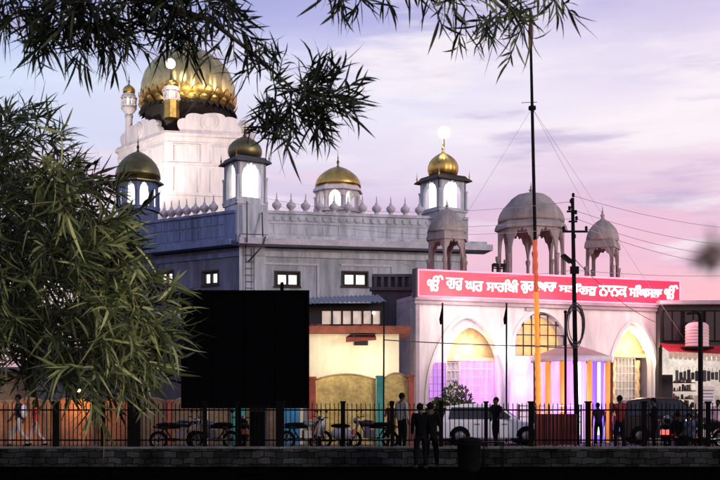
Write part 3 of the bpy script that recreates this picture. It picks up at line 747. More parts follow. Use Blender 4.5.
turret(129, 84.5, 108, 97, 86, 13, label='small white side kiosk with dark dome')
m_ = MB(); m_.lathe([(.15, 0), (.3, .15), (.55, .45), (.66, .62)], (px(129, 84.5), 84.5, pz(108, 84.5) - .64), 10); m_.build('turret_bracket', M['white_tower'], t)
m_ = MB(); m_.lathe([(.42, 0), (.42, .2), (.30, .3), (.28, pz(108, 84.5) - .9 - zc), (.36, pz(108, 84.5) - .6 - zc)], (px(129, 84.5), 84.5, zc - .02), 10); m_.build('turret_shaft', M['white_tower'], t)
m_ = MB(); m_.ball((px(170.5, 80), 80, pz(63.5, 80)), .42, 16, 10); m_.build('lamp_globe', M['lamp'], t)
m_ = MB(); m_.tube([(px(170.5, 80), 80, pz(80, 80)), (px(170.5, 80), 80, pz(66, 80))], .05); m_.build('lamp_stem', M['bronze'], t)
lamp_point('dome_lamp', (px(170.5, 80), 79.2, pz(64, 80)), 110, (1, .93, .82), .4)
lamp_spot('tower_floodlight', (px(80, 74), 74, 15), (px(140, 80), 82, 22), 5600, (1, .92, .84), 75, .5)
lamp_spot('tower_floodlight', (px(235, 70), 68, 14), (px(205, 80), 82, 21), 2250, (1, .92, .84), 75, .5)
lamp_spot('dome_floodlight', (px(187, 73), 73, zd0 - .5), (dc.x, dc.y, zd0 + 2.6), 1600, (1, .80, .48), 32, .3)

# ------------------------------------------------------------------ entrance hall
H0 = Vector((px(415, 42), 42, 0)); dH = Vector((11.5, 3.9, 0)).normalized(); HL = Line(H0, dH)
h = empty('entrance_hall', H0, 'white flat roofed entrance hall with pointed arches lit purple and gold', 'building')
uH = HL.u(661); zH = HL.z(415, 300)
def hz(x_, y_): return HL.z(x_, y_)
ops = [(HL.u(428), HL.u(507), 0.0, hz(465, 392), hz(465, 318), 'pointed'),
       (HL.u(515), HL.u(567), hz(540, 356), hz(540, 340), hz(540, 312), 'pointed'),
       (HL.u(611), HL.u(656.5), 0.0, hz(633, 372), hz(633, 323), 'pointed')]
m_ = MB(); arch_wall(m_, H0, dH, uH, 0, zH, .22, ops, HL.n, 40); m_.build('wall', M['hall_wall'], h)
# inner, smaller arches stepped back
m_ = MB(); arch_wall(m_, HL.at(0, 0, .22), dH, uH, 0, zH - .3, .3, [
    (HL.u(449), HL.u(500), 0, hz(475, 360), hz(475, 327), 'pointed'), (HL.u(519), HL.u(564), hz(540, 355), hz(540, 341), hz(540, 316), 'pointed'),
    (HL.u(616), HL.u(654), 0, hz(633, 366), hz(633, 329), 'pointed')], HL.n, 40); m_.build('inner_arch_wall', M['hall_wall'], h)
bk = HL.n * 9
m_ = MB(); m_.prism([(p.x, p.y) for p in [H0 + HL.n * .1, H0 + bk, H0 + bk + dH * .25, H0 + HL.n * .1 + dH * .25]], 0, zH - .01)
m_.build('side_wall', M['hall_trim'], h); m_ = MB(); m_.prism([(p.x, p.y) for p in [HL.at(uH - .25, 0, .53), HL.at(uH - .25, 0, 9), HL.at(uH, 0, 9), HL.at(uH, 0, .53)]], 0, zH - .01); m_.build('side_wall', M['hall_trim'], h)
m_ = MB(); m_.prism([(p.x, p.y) for p in [HL.at(.0, 0, .01), HL.at(uH, 0, .01), HL.at(uH, 0, 9), HL.at(0, 0, 9)]], zH + .002, zH + .2); m_.build('roof', M['hall_trim'], h)
m_ = MB(); HL.box(m_, -.15, HL.u(670), zH - .02, zH + .28, -.42, -.01); HL.box(m_, -.1, HL.u(667), zH - .16, zH - .022, -.24, -.01); m_.build('eave', M['hall_trim'], h)
# raised rim round each arch
def rim(ua, ub, zs, za, w_, name, mat, zfoot):
    m2 = MB(); pts = arch_curve('pointed', ua, ub, zs, za, 40); pts2 = arch_curve('pointed', ua - w_, ub + w_, zs, za + w_ * 1.2, 40)
    if zfoot < zs: pts = [(ua, zfoot)] + pts + [(ub, zfoot)]; pts2 = [(ua - w_, zfoot)] + pts2 + [(ub + w_, zfoot)]
    for (a, b, c_, e) in zip(pts, pts[1:], pts2[1:], pts2):
        q = [HL.at(a[0], a[1], -.05), HL.at(b[0], b[1], -.05), HL.at(c_[0], c_[1], -.05), HL.at(e[0], e[1], -.05)]
        r_ = [HL.at(a[0], a[1], -.002), HL.at(b[0], b[1], -.002), HL.at(c_[0], c_[1], -.002), HL.at(e[0], e[1], -.002)]
        m2.add(q + r_, [(0, 1, 2, 3), (0, 4, 5, 1), (3, 2, 6, 7)])
    return m2.build(name, mat, h)
for (a, b, zb, zs, za, kd) in ops: rim(a, b, zs, za, .14, 'arch_rim', M['hall_wall'], zb)
# grey pilaster between the bays
m_ = MB(); HL.box(m_, HL.u(525.5), HL.u(533.5), hz(530, 311), zH - .17, -.10, -.004); m_.build('pilaster', M['hall_trim'], h)
m_ = MB(); HL.box(m_, HL.u(414.6), HL.u(418.5), 0, zH - .17, -.12, -.004); m_.build('pilaster', M['hall_trim'], h)
# inside: back wall, floor, gold lintel band
m_ = MB(); HL.box(m_, .3, uH - .3, 0, zH - .1, 3.2, 3.35); m_.build('inner_wall', M['goldlit'], h)
m_ = MB(); HL.box(m_, .3, uH - .3, .003, .08, .55, 3.2); m_.build('inner_floor', M['hall_trim'], h)
m_ = MB(); HL.box(m_, HL.u(446), HL.u(504), hz(475, 361), hz(475, 357), .55, .7); m_.build('lintel', M['goldlit'], h); m_ = MB(); HL.box(m_, HL.u(614), HL.u(656), hz(633, 357), hz(633, 353), .55, .7); m_.build('lintel', M['goldlit'], h)
m_ = MB(); HL.box(m_, HL.u(446), HL.u(504), hz(475, 357), hz(475, 324), .80, .9); m_.build('tympanum', M['goldlit'], h); m_ = MB(); HL.box(m_, HL.u(614), HL.u(656), hz(633, 353), hz(633, 326), .80, .9); m_.build('tympanum', M['goldlit'], h)
def grid(u0, u1, z0, z1, off, nu, nz_, t_, name, mat, par=h):
    m2 = MB()
    for i in range(nu + 1):
        u = u0 + (u1 - u0) * i / nu; HL.box(m2, u - t_, u + t_, z0, z1, off, off + .03)
    for j in range(nz_ + 1):
        z = z0 + (z1 - z0) * j / nz_; HL.box(m2, u0, u1, z - t_, z + t_, off - .012, off + .018)
    return m2.build(name, mat, par)
# purple lit curtain and grilles in the left arch
m_ = MB()
def curtain(m2, u0, u1, z0, z1, off, amp=.05, waves=7, nseg=60):
    vs = []; fs = []
    for i in range(nseg + 1):
        t_ = i / nseg; u = u0 + (u1 - u0) * t_; o_ = off + amp * math.sin(t_ * waves * 2 * PI) + .02 * math.sin(t_ * 31)
        vs.append(HL.at(u, z0, o_)); vs.append(HL.at(u, z1, o_ * .5 + off * .5))
    for i in range(nseg): fs.append((2 * i, 2 * i + 2, 2 * i + 3, 2 * i + 1))
    m2.add(vs, fs, True)
curtain(m_, HL.u(465), HL.u(501), .02, hz(480, 359), .62); m_.build('curtain', M['pinkpurple'], h)
grid(HL.u(465), HL.u(498), .1, hz(480, 360), .50, 6, 9, .011, 'grille', M['grille_white'])
m_ = MB(); HL.box(m_, HL.u(430), HL.u(446.5), hz(438, 398), hz(438, 363), .14, .2); m_.build('lit_panel', M['purple'], h)
grid(HL.u(430), HL.u(446.5), hz(438, 398), hz(438, 363), .06, 4, 5, .014, 'grille', M['hall_trim'])
m_ = MB(); HL.box(m_, HL.u(509), HL.u(513), .0, hz(511, 360), -.16, -.01); m_.build('lit_pillar', M['paleviolet'], h)
m_ = MB(); HL.box(m_, HL.u(515), HL.u(525), hz(520, 370.5), hz(520, 361.5), -.12, -.01); m_.build('lit_box', M['litwin'], h)
m_ = MB(); HL.box(m_, HL.u(447.5), HL.u(464.5), .02, hz(456, 362), .64, .70); m_.build('door', M['shopwall'], h)
grid(HL.u(448), HL.u(464.5), .08, hz(456, 362), .56, 4, 9, .012, 'grille', M['grille_white'])
# amber jaali window over the middle
m_ = MB(); HL.box(m_, HL.u(517), HL.u(566), hz(540, 357), hz(540, 314), .54, .58); m_.build('amber_window', M['jaali'], h)
grid(HL.u(517), HL.u(566), hz(540, 356), hz(540, 314), .16, 6, 4, .022, 'grille', M['bronze'])
# pale door and grille in the right arch
m_ = MB(); HL.box(m_, HL.u(622.5), HL.u(643), .0, hz(633, 358), .72, .78); m_.build('door', M['shopwall'], h)
grid(HL.u(622.5), HL.u(643), .08, hz(633, 358), .60, 6, 10, .014, 'grille', M['grille_white'])
def twist(u, z0, z1, off, r, name, mat):
    vs = []; fs = []; seg = 10; N = 44
    for i in range(N + 1):
        z = z0 + (z1 - z0) * i / N
        for k in range(seg):
            a = 2 * PI * k / seg; rr = r * (1 + .28 * math.sin(a * 2 + i * .95))
            p = HL.at(u, z, off); vs.append(p + Vector((rr * math.cos(a), rr * math.sin(a), 0)))
    for i in range(N):
        for k in range(seg): fs.append((i * seg + k, i * seg + (k + 1) % seg, (i + 1) * seg + (k + 1) % seg, (i + 1) * seg + k))
    m2 = MB(); m2.add(vs, fs, True); return m2.build(name, mat, h)
twist(HL.u(613.5), 0, hz(614, 360), .08, .12, 'twisted_column', M['goldlit'])
twist(HL.u(645.5), 0, hz(645, 360), .62, .10, 'twisted_column', M['goldlit'])
# bulb garland on the right reveal of the right arch, floodlamps in the left arch
pts = arch_curve('pointed', HL.u(616), HL.u(654), hz(633, 366), hz(633, 329), 40)
for i in range(21, 36):
    s_ = 1 if i % 2 else .8
    b_ = MB(); b_.ball(HL.at(pts[i][0] - .10, pts[i][1] - .10, .16), (.075 + .05 * (i - 21) / 15) * s_, 10, 6); b_.build('bulb', M['bulb'], h)
for (x_, y_) in ((458, 357), (498, 352)):
    b_ = MB(); b_.ball(HL.at(HL.u(x_), hz(x_, y_), .12), .13, 12, 8); b_.build('bulb', M['lamp'], h)
def HP(x_, y_, off): return HL.at(HL.u(x_), hz(x_, y_), off)
lamp_point('arch_lamp', HP(458, 352, -.4), 34, (1, .93, .88), .15)
lamp_point('curtain_glow', HP(480, 385, -.5), 42, (.72, .30, 1), .3)
lamp_point('curtain_glow', HP(520, 385, -.7), 40, (.85, .45, 1), .3)
lamp_point('arch_lamp', HP(500, 352, -.5), 42, (1, .93, .88), .15)
lamp_point('hall_lamp', HP(475, 348, .45), 34, (1, .66, .28), .12)
lamp_point('hall_lamp', HP(634, 348, .42), 30, (1, .66, .28), .12)
lamp_point('garland_lamp', HP(643, 350, -.15), 30, (1, .80, .55), .2)
lamp_point('hall_lamp', HP(628, 372, -.6), 50, (1, .85, .7), .12)
# kiosks on the hall roof
yc_ = HL.pt(447).y + 1.3; c = Vector((px(447, yc_), yc_, 0))
pavilion(h, 'roof_pavilion', c.x, c.y, (px(467, c.y) - px(447, c.y)), 6, R(18.6), zH + .2, pz(288, c.y), pz(238, c.y), pz(212, c.y) - pz(236, c.y), [(1.0, 0), (.95, .14), (.88, .3), (.80, .42), (.72, .5), (.66, .6), (.5, .8), (.22, .95), (.05, 1)], M['pav_stone'], M['pav_stone'], rd=1.0, jamb=.05, colr=.07, eave=1.12, fin_h=.5, fin_w=.22, label='small grey stone kiosk with two arches showing')
yc_ = HL.pt(531).y + 1.9; c = Vector((px(531, yc_), yc_, 0))
pavilion(h, 'roof_pavilion', c.x, c.y, px(564, c.y) - px(531, c.y), 8, R(18.6 + 22.5), zH + .2, pz(288, c.y), pz(228, c.y), pz(196, c.y) - pz(226, c.y), [(1.0, 0), (1.0, .12), (.95, .28), (.86, .45), (.72, .62), (.64, .72), (.60, .78), (.42, .92), (.2, .98), (.05, 1)], M['pav_stone'], M['pav_stone'], rd=1.0, jamb=.05, colr=.075, eave=1.10, fin_h=.5, fin_w=.3, label='large grey stone kiosk with wide domed roof')
yc_ = HL.pt(602.5).y + 1.5; c = Vector((px(602.5, yc_), yc_, 0))
pavilion(h, 'roof_pavilion', c.x, c.y, px(621.5, c.y) - px(602.5, c.y), 4, R(18.6), zH + .2, pz(288, c.y), pz(246, c.y), pz(222, c.y) - pz(244, c.y), LOW, M['pav_stone'], M['pav_stone'], rd=.86, jamb=.05, colr=.06, eave=1.10, fin_h=.62, fin_w=.3, rib=8, label='small grey stone kiosk with ribbed dome and finial')

# neon sign
sg = empty('neon_sign', HL.at(HL.u(545), zH + .3, -.3), 'long glowing red sign with white Gurmukhi lettering above the hall arches', 'sign')
uS0, uS1 = HL.u(414), HL.u(673.5); zs0, zs1 = hz(414, 297), hz(414, 271)
m_ = MB(); HL.box(m_, uS0, uS1, zs0, zs1, -.46, -.16); m_.build('panel', M['signboard'], sg)
m_ = MB()
for a, b in (((uS0, zs0), (uS1, zs0)), ((uS0, zs1), (uS1, zs1)), ((uS0, zs0), (uS0, zs1)), ((uS1, zs0), (uS1, zs1))):
    m_.tube([HL.at(a[0], a[1], -.47), HL.at(b[0], b[1], -.47)], .035)
m_.build('border_tube', M['signtube'], sg)
m_ = MB(); HL.box(m_, uS0 - .12, uS0 - .04, zs0 - .05, zs1 + .06, -.5, -.1); m_.build('end_plate', M['shopdark'], sg)
m_ = MB()
for x_ in (430, 480, 540, 600, 650): HL.box(m_, HL.u(x_) - .04, HL.u(x_) + .04, zs0 + .1, zs1 - .2, -.158, .05)
m_.build('bracket', M['darksteel'], sg)
def text_mesh(body, bold):
    cu = bpy.data.curves.new('letters', 'FONT'); cu.body = body; cu.size = 1; cu.extrude = .03; cu.offset = bold; cu.resolution_u = 3
    o = bpy.data.objects.new('letters', cu); col.objects.link(o)
    dg = bpy.context.evaluated_depsgraph_get(); me = bpy.data.meshes.new_from_object(o.evaluated_get(dg)); 
    bpy.data.objects.remove(o); bpy.data.curves.remove(cu); return me
WORDS = [('\u0a74', 422.5, 438, -1.5, 1.5), ('\u0a17\u0a41\u0a30\u0a42', 441, 457.5, 0.5, -.5), ('\u0a18\u0a30', 460, 477.5, 0, -3), ('\u0a38\u0a3e\u0a39\u0a3f\u0a2c\u0a40', 481, 512.5, 0.5, 0), ('\u0a17\u0a41\u0a30\u0a26\u0a41\u0a06\u0a30\u0a3e', 515, 550, 0, -1),
         ('\u0a38\u0a24\u0a3f\u0a17\u0a41\u0a30\u0a42', 553, 590, 0, -1), ('\u0a28\u0a3e\u0a28\u0a15', 592.5, 620, 0, -2), ('\u0a38\u0a3f\u0a70\u0a18\u0a38\u0a2d\u0a3e', 622.5, 655, 0.5, 0), ('\u0a74', 657.5, 670.5, -1, 1.5)]
for wd, xa, xb, lo, hi in WORDS:
    me = text_mesh(wd, .014)
    if not me.vertices: continue
    xs = [v.co.x for v in me.vertices]; ys = [v.co.y for v in me.vertices]
    ua, ub = HL.u(xa), HL.u(xb); za, zb = hz(xa, 415) , 0
    mid = (zs0 + zs1) / 2; sc_ = (zs1 - zs0) / 26
    za = mid - (6.6 - lo) * sc_; zb = mid + (6.6 + hi) * sc_
    for v in me.vertices:
        u = ua + (v.co.x - min(xs)) / max(1e-5, max(xs) - min(xs)) * (ub - ua)
        z = za + (v.co.y - min(ys)) / max(1e-5, max(ys) - min(ys)) * (zb - za)
        p = HL.at(u, z, -.52 + v.co.z) - wpos(sg); v.co = p
    o = link_mesh('lettering', me, M['signletter'], sg)
lamp_point('sign_side_fill', HP(455, 302, -1.8), 200, (1, .80, .74), .6)  # unseen lights added before the sign to brighten the hall front
lamp_point('sign_side_fill', HP(545, 302, -1.8), 150, (1, .62, .60), .6)
lamp_point('sign_side_fill', HP(635, 302, -1.8), 170, (1, .52, .55), .6)
# floodlight frame on the sign
fl = empty('floodlight', HL.at(HL.u(495), zs1, -.2), 'small black floodlight frame standing on top of the red sign', 'floodlight')
m_ = MB()
for x_ in (490.5, 496, 501.5): HL.box(m_, HL.u(x_) - .03, HL.u(x_) + .03, zs1 + .036, zs1 + .40, -.23, -.17)
HL.box(m_, HL.u(489.5), HL.u(502.5), zs1 + .2, zs1 + .25, -.26, -.231); m_.build('stand', M['darksteel'], fl)
m_ = MB(); HL.box(m_, HL.u(490), HL.u(494.5), zs1 + .27, zs1 + .42, -.36, -.262); HL.box(m_, HL.u(498), HL.u(502), zs1 + .27, zs1 + .42, -.36, -.262); m_.build('lamp_head', M['darksteel'], fl)

# ------------------------------------------------------------------ link block between hall and cream annex, shade put into its dark colour
lk = empty('link_block', (px(400, 43.5), 43.5, 0), 'shade toned dark blue grey block between the cream annex and the bright hall', 'building')
m_ = MB(); m_.box(((px(372, 44) + px(414, 44)) / 2, 46.2, pz(290, 44) / 2), (px(414, 44) - px(372, 44), 4.4, pz(290, 44))); m_.build('wall', M['wall_dark'], lk)
m_ = MB(); X0, X1 = px(372, 44), px(414, 44)
m_.box(((X0 + X1) / 2, 44.1, pz(289, 44)), (X1 - X0 + .2, .5, .14)); 
for i in range(6): m_.box((X0 + (X1 - X0) * (i + .5) / 6, 44.2, pz(282, 44)), (.12, .12, .62))
m_.box(((X0 + X1) / 2, 44.2, pz(275, 44)), (X1 - X0, .16, .12)); m_.box(((X0 + X1) / 2, 44.4, pz(282, 44)), (X1 - X0, .06, .5)); m_.build('roof_railing', M['wall_dark'], lk)

# ------------------------------------------------------------------ cream annex
YA = 38.6
an = empty('cream_annex', (px(357, YA), YA, 0), 'cream washed annex with red band and a sheet metal roofed shed on top', 'building')
Xa, Xb = px(306, YA), px(399, YA); zA = pz(334, YA)
m_ = MB(); m_.box(((Xa + Xb) / 2 - .6, YA + 1.6, zA / 2), (Xb - Xa + 1.2, 3.2, zA)); m_.build('wall', M['cream'], an)
m_ = MB(); m_.box(((Xa + px(405, YA)) / 2, YA + 1.4, zA + .14), (px(405, YA) - Xa + .4, 3.7, .26)); m_.build('roof_band', M['brickred'], an)
# broken bricks lying along the band
for i in range(14):
    m_ = MB(); xb_ = ru(352, 376) if i < 9 else ru(310, 332)
    m_.box((px(xb_, YA), YA - ru(.0, .3), zA + .315), (ru(.12, .34), .12, ru(.06, .09)), ru(-.5, .5)); m_.build('loose_brick', M['brickred'], an)
# small broken maroon window hood
m_ = MB(); Yh = YA - .02
m_.add([(px(349, Yh), YA - .003, pz(335, YA)), (px(375, Yh), YA - .003, pz(335, YA)), (px(376, Yh), YA - .55, pz(338.5, YA)), (px(346, Yh), YA - .5, pz(338, YA)),
        (px(349, Yh), YA - .003, pz(337, YA)), (px(375, Yh), YA - .003, pz(337, YA)), (px(376, Yh), YA - .55, pz(341, YA)), (px(346, Yh), YA - .5, pz(343, YA))],
       [(0, 1, 2, 3), (7, 6, 5, 4), (3, 2, 6, 7), (0, 3, 7, 4), (1, 5, 6, 2)])
hood = m_.build('window_hood', M['maroon'], an)
m_ = MB(); m_.box((px(361, YA), YA - .02, pz(342, YA)), (.52, .06, .26)); m_.box((px(354, YA), YA - .3, pz(334, YA)), (.12, .1, .5), .2); m_.build('window', M['shopdark'], an)
# rooftop shed: lit panes under a sagging sheet roof
m_ = MB(); Ys = 40.4
m_.box(((px(308, Ys) + px(384, Ys)) / 2, Ys + .9, (zA + .27 + pz(303, Ys)) / 2), (px(384, Ys) - px(308, Ys), 1.6, pz(303, Ys) - zA - .27)); m_.build('shed_wall', M['shopdark'], an)
xs = [321, 332, 342, 352, 362.5, 372, 381]
for a, b in zip(xs, xs[1:]):
    m_ = MB(); m_.box(((px(a, Ys) + px(b, Ys)) / 2, Ys + .07, pz(317.5, Ys)), (px(b, Ys) - px(a, Ys) - .08, .03, pz(311, Ys) - pz(324, Ys))); 
    f = MB(); f.box((px(b, Ys), Ys + .06, pz(317.5, Ys)), (.06, .1, .56)); fo = f.build('window', M['bronze'], an); m_.build('pane', M['litdim'], fo)
m_ = MB(); m_.ball((px(373.5, Ys), Ys - .05, pz(313, Ys)), .07, 10, 6); m_.build('bulb', M['lamp'], an)
m_ = MB(); vs = []; fs = []; NX = 40
for i in range(NX + 1):
    t_ = i / NX; xx = 298 + 90 * t_
    cz_ = .035 * (1 if i % 2 else -1)
    vs.append((px(xx, Ys), Ys - .9 + .1 * t_, pz(306.5 - 2 * t_ - 1.2 * math.sin(t_ * 3), Ys) + cz_)); vs.append((px(xx, Ys) - .3, Ys + 2.2, pz(292.5 - 3.5 * t_, Ys) + cz_))
for i in range(NX): fs.append((2 * i, 2 * i + 2, 2 * i + 3, 2 * i + 1))
m_.add(vs, fs); m_.build('sheet_roof', M['tinroof'], an)

# ------------------------------------------------------------------ painted boundary wall along the far side of the road
YB = 37.4
bw = empty('boundary_wall', (px(250, YB), YB, 0), 'boundary wall of yellow and orange scalloped bays between coloured pillars', 'wall')
zt = pz(381, YB); 
bays = [(-60, 8, 'orange_wall', 405), (12, 46, 'orange_wall', 405), (50, 92, 'orange_wall', 405), (96, 130, 'orange_wall', 405), (134, 168, 'tan', 405), (172, 204, 'tan', 404), (208, 232, 'tan', 402), (246, 282, 'tan', 402), (299, 308, 'cream', 378), (316, 376, 'yellow', 381), (384, 408, 'yellow', 380)]
for (a, b, mt, yt) in bays:
    m2 = MB(); d = Vector((1, 0, 0)); nn = Vector((0, 1, 0)); X0, X1 = px(a, YB), px(b, YB); zz = pz(yt, YB)
    poly = [(0, 0), (X1 - X0, 0)] + [(X1 - X0 - (X1 - X0) * i / 24, zz + .20 * math.sin(PI * i / 24) ** .8) for i in range(25)]
    m2.plate(Vector((X0, YB, 0)), d, nn, poly, .22); bo = m2.build('bay', M[mt], bw)
    m2 = MB(); m2.tube([(X0 + (X1 - X0) * i / 24, YB + .1, zz + .03 + .20 * math.sin(PI * i / 24) ** .8) for i in range(25)], .05); m2.build('coping', M['tan'] if mt != 'cream' else M['cream'], bo)
for (a, b, mt, yt) in [(8, 12, 'tan', 402), (46, 50, 'tan', 402), (92, 96, 'tan', 402), (130, 134, 'tan', 402), (168, 172, 'redpaint', 402), (204, 208, 'cream', 400), (232, 246, 'teal', 400), (282, 299, 'bluepaint', 390), (308.5, 315.5, 'redpaint', 379), (376.5, 383.5, 'teal', 378), (408.5, 414, 'redpaint', 377)]:
    m2 = MB(); X0, X1 = px(a, YB), px(b, YB); zz = pz(yt, YB)
    m2.box(((X0 + X1) / 2, YB + .05, zz / 2), (X1 - X0, .36, zz)); m2.box(((X0 + X1) / 2, YB + .05, zz + .04), (X1 - X0 + .06, .42, .08)); m2.build('pillar', M[mt], bw)
# beige house far left behind the tree
hs = empty('beige_house', (px(0, 45), 45, 0), 'low beige house wall with dark roof showing behind the left tree', 'house')
m_ = MB(); m_.box((px(-20, 45), 47.5, pz(372, 45) / 2), (px(31, 45) - px(-71, 45), 5, pz(372, 45))); m_.build('wall', M['tan'], hs)
m_ = MB(); m_.box((px(-20, 45), 47.3, pz(372, 45) + .1), (px(34, 45) - px(-74, 45), 5.6, .2)); m_.build('roof', M['wall_dark'], hs)
m_ = MB(); m_.box((px(-30, 45), 44.97, 1.9), (1.1, .08, 1.0)); m_.build('window', M['glass_dark'], hs)
dk = empty('dark_shed', (px(80, 44), 44, 0), 'dark shed wall half hidden behind the left tree foliage', 'shed')
m_ = MB(); m_.box(((px(36, 44) + px(190, 44)) / 2, 46, pz(352, 44) / 2), (px(190, 44) - px(36, 44), 4, pz(352, 44))); m_.build('wall', M['wall_dark'], dk)
m_ = MB(); m_.box(((px(36, 44) + px(190, 44)) / 2, 45.8, pz(352, 44) + .08), (px(190, 44) - px(36, 44) + .4, 4.8, .16)); m_.build('roof', M['tinroof'], dk)
# orange wall lamp
wlp = empty('wall_lamp', (px(82, YB), YB, pz(404, YB)), 'orange glowing lamp on a bracket over the left boundary wall', 'lamp')
m_ = MB(); m_.tube([(px(82, YB), YB + .1, pz(404, YB)), (px(82, YB), YB + .1, pz(392, YB)), (px(82, YB), YB - .4, pz(388, YB))], .025); m_.build('bracket', M['darksteel'], wlp)
m_ = MB(); m_.lathe([(.03, .12), (.16, -.02), (.17, -.05)], (px(82, YB), YB - .42, pz(388, YB)), 12); m_.build('lamp_shade', M['darksteel'], wlp)
m_ = MB(); m_.ball((px(82, YB), YB - .42, pz(389.5, YB) - .03), .07, 10, 6); m_.build('bulb', M['sodium'], wlp)
lamp_point('wall_lamp_light', (px(82, YB), YB - .55, pz(400, YB)), 62, (1, .42, .13), .1)
lamp_point('wall_lamp_light', (px(20, YB), YB - 1.2, pz(398, YB)), 26, (1, .5, .22), .1)
# unseen lights added to brighten the cream annex
lamp_point('annex_fill', (px(374, Ys), YA - 1.2, pz(360, YA)), 60, (1, .88, .62), .2)
lamp_point('annex_fill', (px(330, Ys), YA - 1.4, pz(355, YA)), 70, (1, .86, .60), .2)

# ------------------------------------------------------------------ black board
YK = 33.0
bb = empty('billboard', (px(246, YK), YK, 0), 'big plain black board seen from behind on two posts', 'board')
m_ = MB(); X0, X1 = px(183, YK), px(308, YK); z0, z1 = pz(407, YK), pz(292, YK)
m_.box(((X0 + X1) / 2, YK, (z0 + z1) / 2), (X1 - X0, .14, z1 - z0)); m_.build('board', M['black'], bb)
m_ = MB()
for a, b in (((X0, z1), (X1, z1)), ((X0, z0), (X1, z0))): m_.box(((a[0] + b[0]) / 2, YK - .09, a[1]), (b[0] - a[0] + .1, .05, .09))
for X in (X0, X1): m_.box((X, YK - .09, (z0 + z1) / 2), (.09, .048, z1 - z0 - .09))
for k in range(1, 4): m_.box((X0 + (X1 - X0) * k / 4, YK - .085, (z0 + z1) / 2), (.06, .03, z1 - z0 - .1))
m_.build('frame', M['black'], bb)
for xp in (238, 281):
    m_ = MB(); m_.box((px(xp, YK), YK - .02, (z0 - .01) / 2), (.16, .16, z0 - .06)); m_.build('post', M['iron'], bb)
m_ = MB(); m_.box((px(282, YK), YK, z1 + .16), (.10, .1, .30)); m_.build('post_stub', M['iron'], bb)

# ------------------------------------------------------------------ shop on the right
YR = 45.0
sh = empty('corner_shop', (px(690, YR), YR, 0), 'dark fronted shop with lit ground floor at the right edge', 'shop')
X0, X1 = px(660, YR), px(790, YR)
zr = pz(305, YR)
m_ = MB(); m_.box(((X0 + X1) / 2, YR + 3.2, zr / 2 + 1.4), (X1 - X0, .2, zr - 2.8)); m_.box(((X0 + X1) / 2, YR + .15, (zr + pz(347, YR)) / 2), (X1 - X0, .25, zr - pz(347, YR))); m_.box((X0 + .08, YR + 1.7, zr / 2), (.15, 3, zr)); m_.build('wall', M['shopdark'], sh)
m_ = MB(); m_.box(((X0 + X1) / 2, YR + 1.5, zr + .08), (X1 - X0 + .3, 4, .16)); m_.build('roof', M['hall_trim'], sh)
for (a, b) in ((663, 681), (684, 702), (705, 724)):
    m_ = MB(); w_ = px(b, YR) - px(a, YR); m_.box(((px(a, YR) + px(b, YR)) / 2, YR, pz(326, YR)), (w_, .06, pz(311, YR) - pz(341, YR))); wo = m_.build('window', M['glass_dark'], sh)
    m_ = MB(); 
    for s_ in (0, .5, 1): m_.box((px(a, YR) + w_ * s_, YR - .045, pz(326, YR)), (.05, .03, pz(311, YR) - pz(341, YR)))
    for zz in (311, 341): m_.box(((px(a, YR) + px(b, YR)) / 2, YR - .05, pz(zz, YR)), (w_ + .05, .035, .05))
    m_.build('frame', M['darksteel'], wo)
m_ = MB(); m_.box(((X0 + X1) / 2, YR + 3.0, pz(380, YR)), (X1 - X0 - .4, .1, pz(350, YR) - pz(440, YR))); m_.build('inner_wall', M['shopwall'], sh)
m_ = MB()
m_.box((px(668, YR), YR + .4, 1.35), (.62, .12, 2.7)); m_.build('door', M['shopdark'], sh)
for k_, zz in enumerate((.55, .92, 1.28, 1.64, 2.0, 2.36)):
    m_ = MB(); m_.box((px(687, YR), YR + 1.2, zz), (1.4, .4, .035)); so_ = m_.build('shelf', M['darksteel'], sh)
    m_ = MB(); x = px(673, YR)
    while x < px(701, YR):
        w_ = ru(.05, .15); hh = ru(.08, .30)
        if rnd() < .5: m_.box((x, YR + 1.15 + ru(-.08, .08), zz + .02 + hh / 2), (w_, .16, hh), ru(-.3, .3))
        else: m_.lathe([(w_ * .5, 0), (w_ * .52, hh * .7), (w_ * .3, hh * .85), (w_ * .3, hh)], (x, YR + 1.12 + ru(-.08, .08), zz + .02), 8)
        x += w_ + ru(.0, .07)
    m_.build('goods', M['goods'], so_)
for k_ in range(12):
    m_ = MB(); X_ = px(672 + k_ * 3.9, YR); m_.tube([(X_, YR - .7, 2.98), (X_ + ru(-.02, .02), YR - .7, 2.6)], .008); m_.box((X_, YR - .7, 2.62), (.14, .03, ru(.3, .55)), ru(-.5, .5)); m_.build('hanging_packets', M['goods'], sh)
m_ = MB(); m_.box((px(708, YR), YR + .03, 1.75), (.62, .03, .85)); m_.build('poster', M['cloth_white'], sh)
m_ = MB()
for k_ in range(5): m_.box((px(708, YR), YR + .012, 1.45 + .14 * k_), (.48 - .06 * (k_ % 2), .008, .05))
m_.build('poster_print', M['tinroof'], sh)
m_ = MB(); m_.box((px(709, YR), YR + .3, .9), (.95, .5, 1.8)); m_.build('counter', M['shopwall'], sh)
lamp_point('shop_lamp', (px(694, YR), YR + 1.0, pz(356, YR)), 130, (1, .93, .90), .15)
lamp_point('shop_lamp', (px(716, YR), YR + .6, pz(358, YR)), 120, (.98, .9, 1.0), .15)
m_ = MB(); m_.tube([(px(700, YR), YR - .3, pz(358, YR)), (px(735, YR), YR - .3, pz(358, YR))], .06); m_.build('tube_lamp', M['tube_white'], sh)
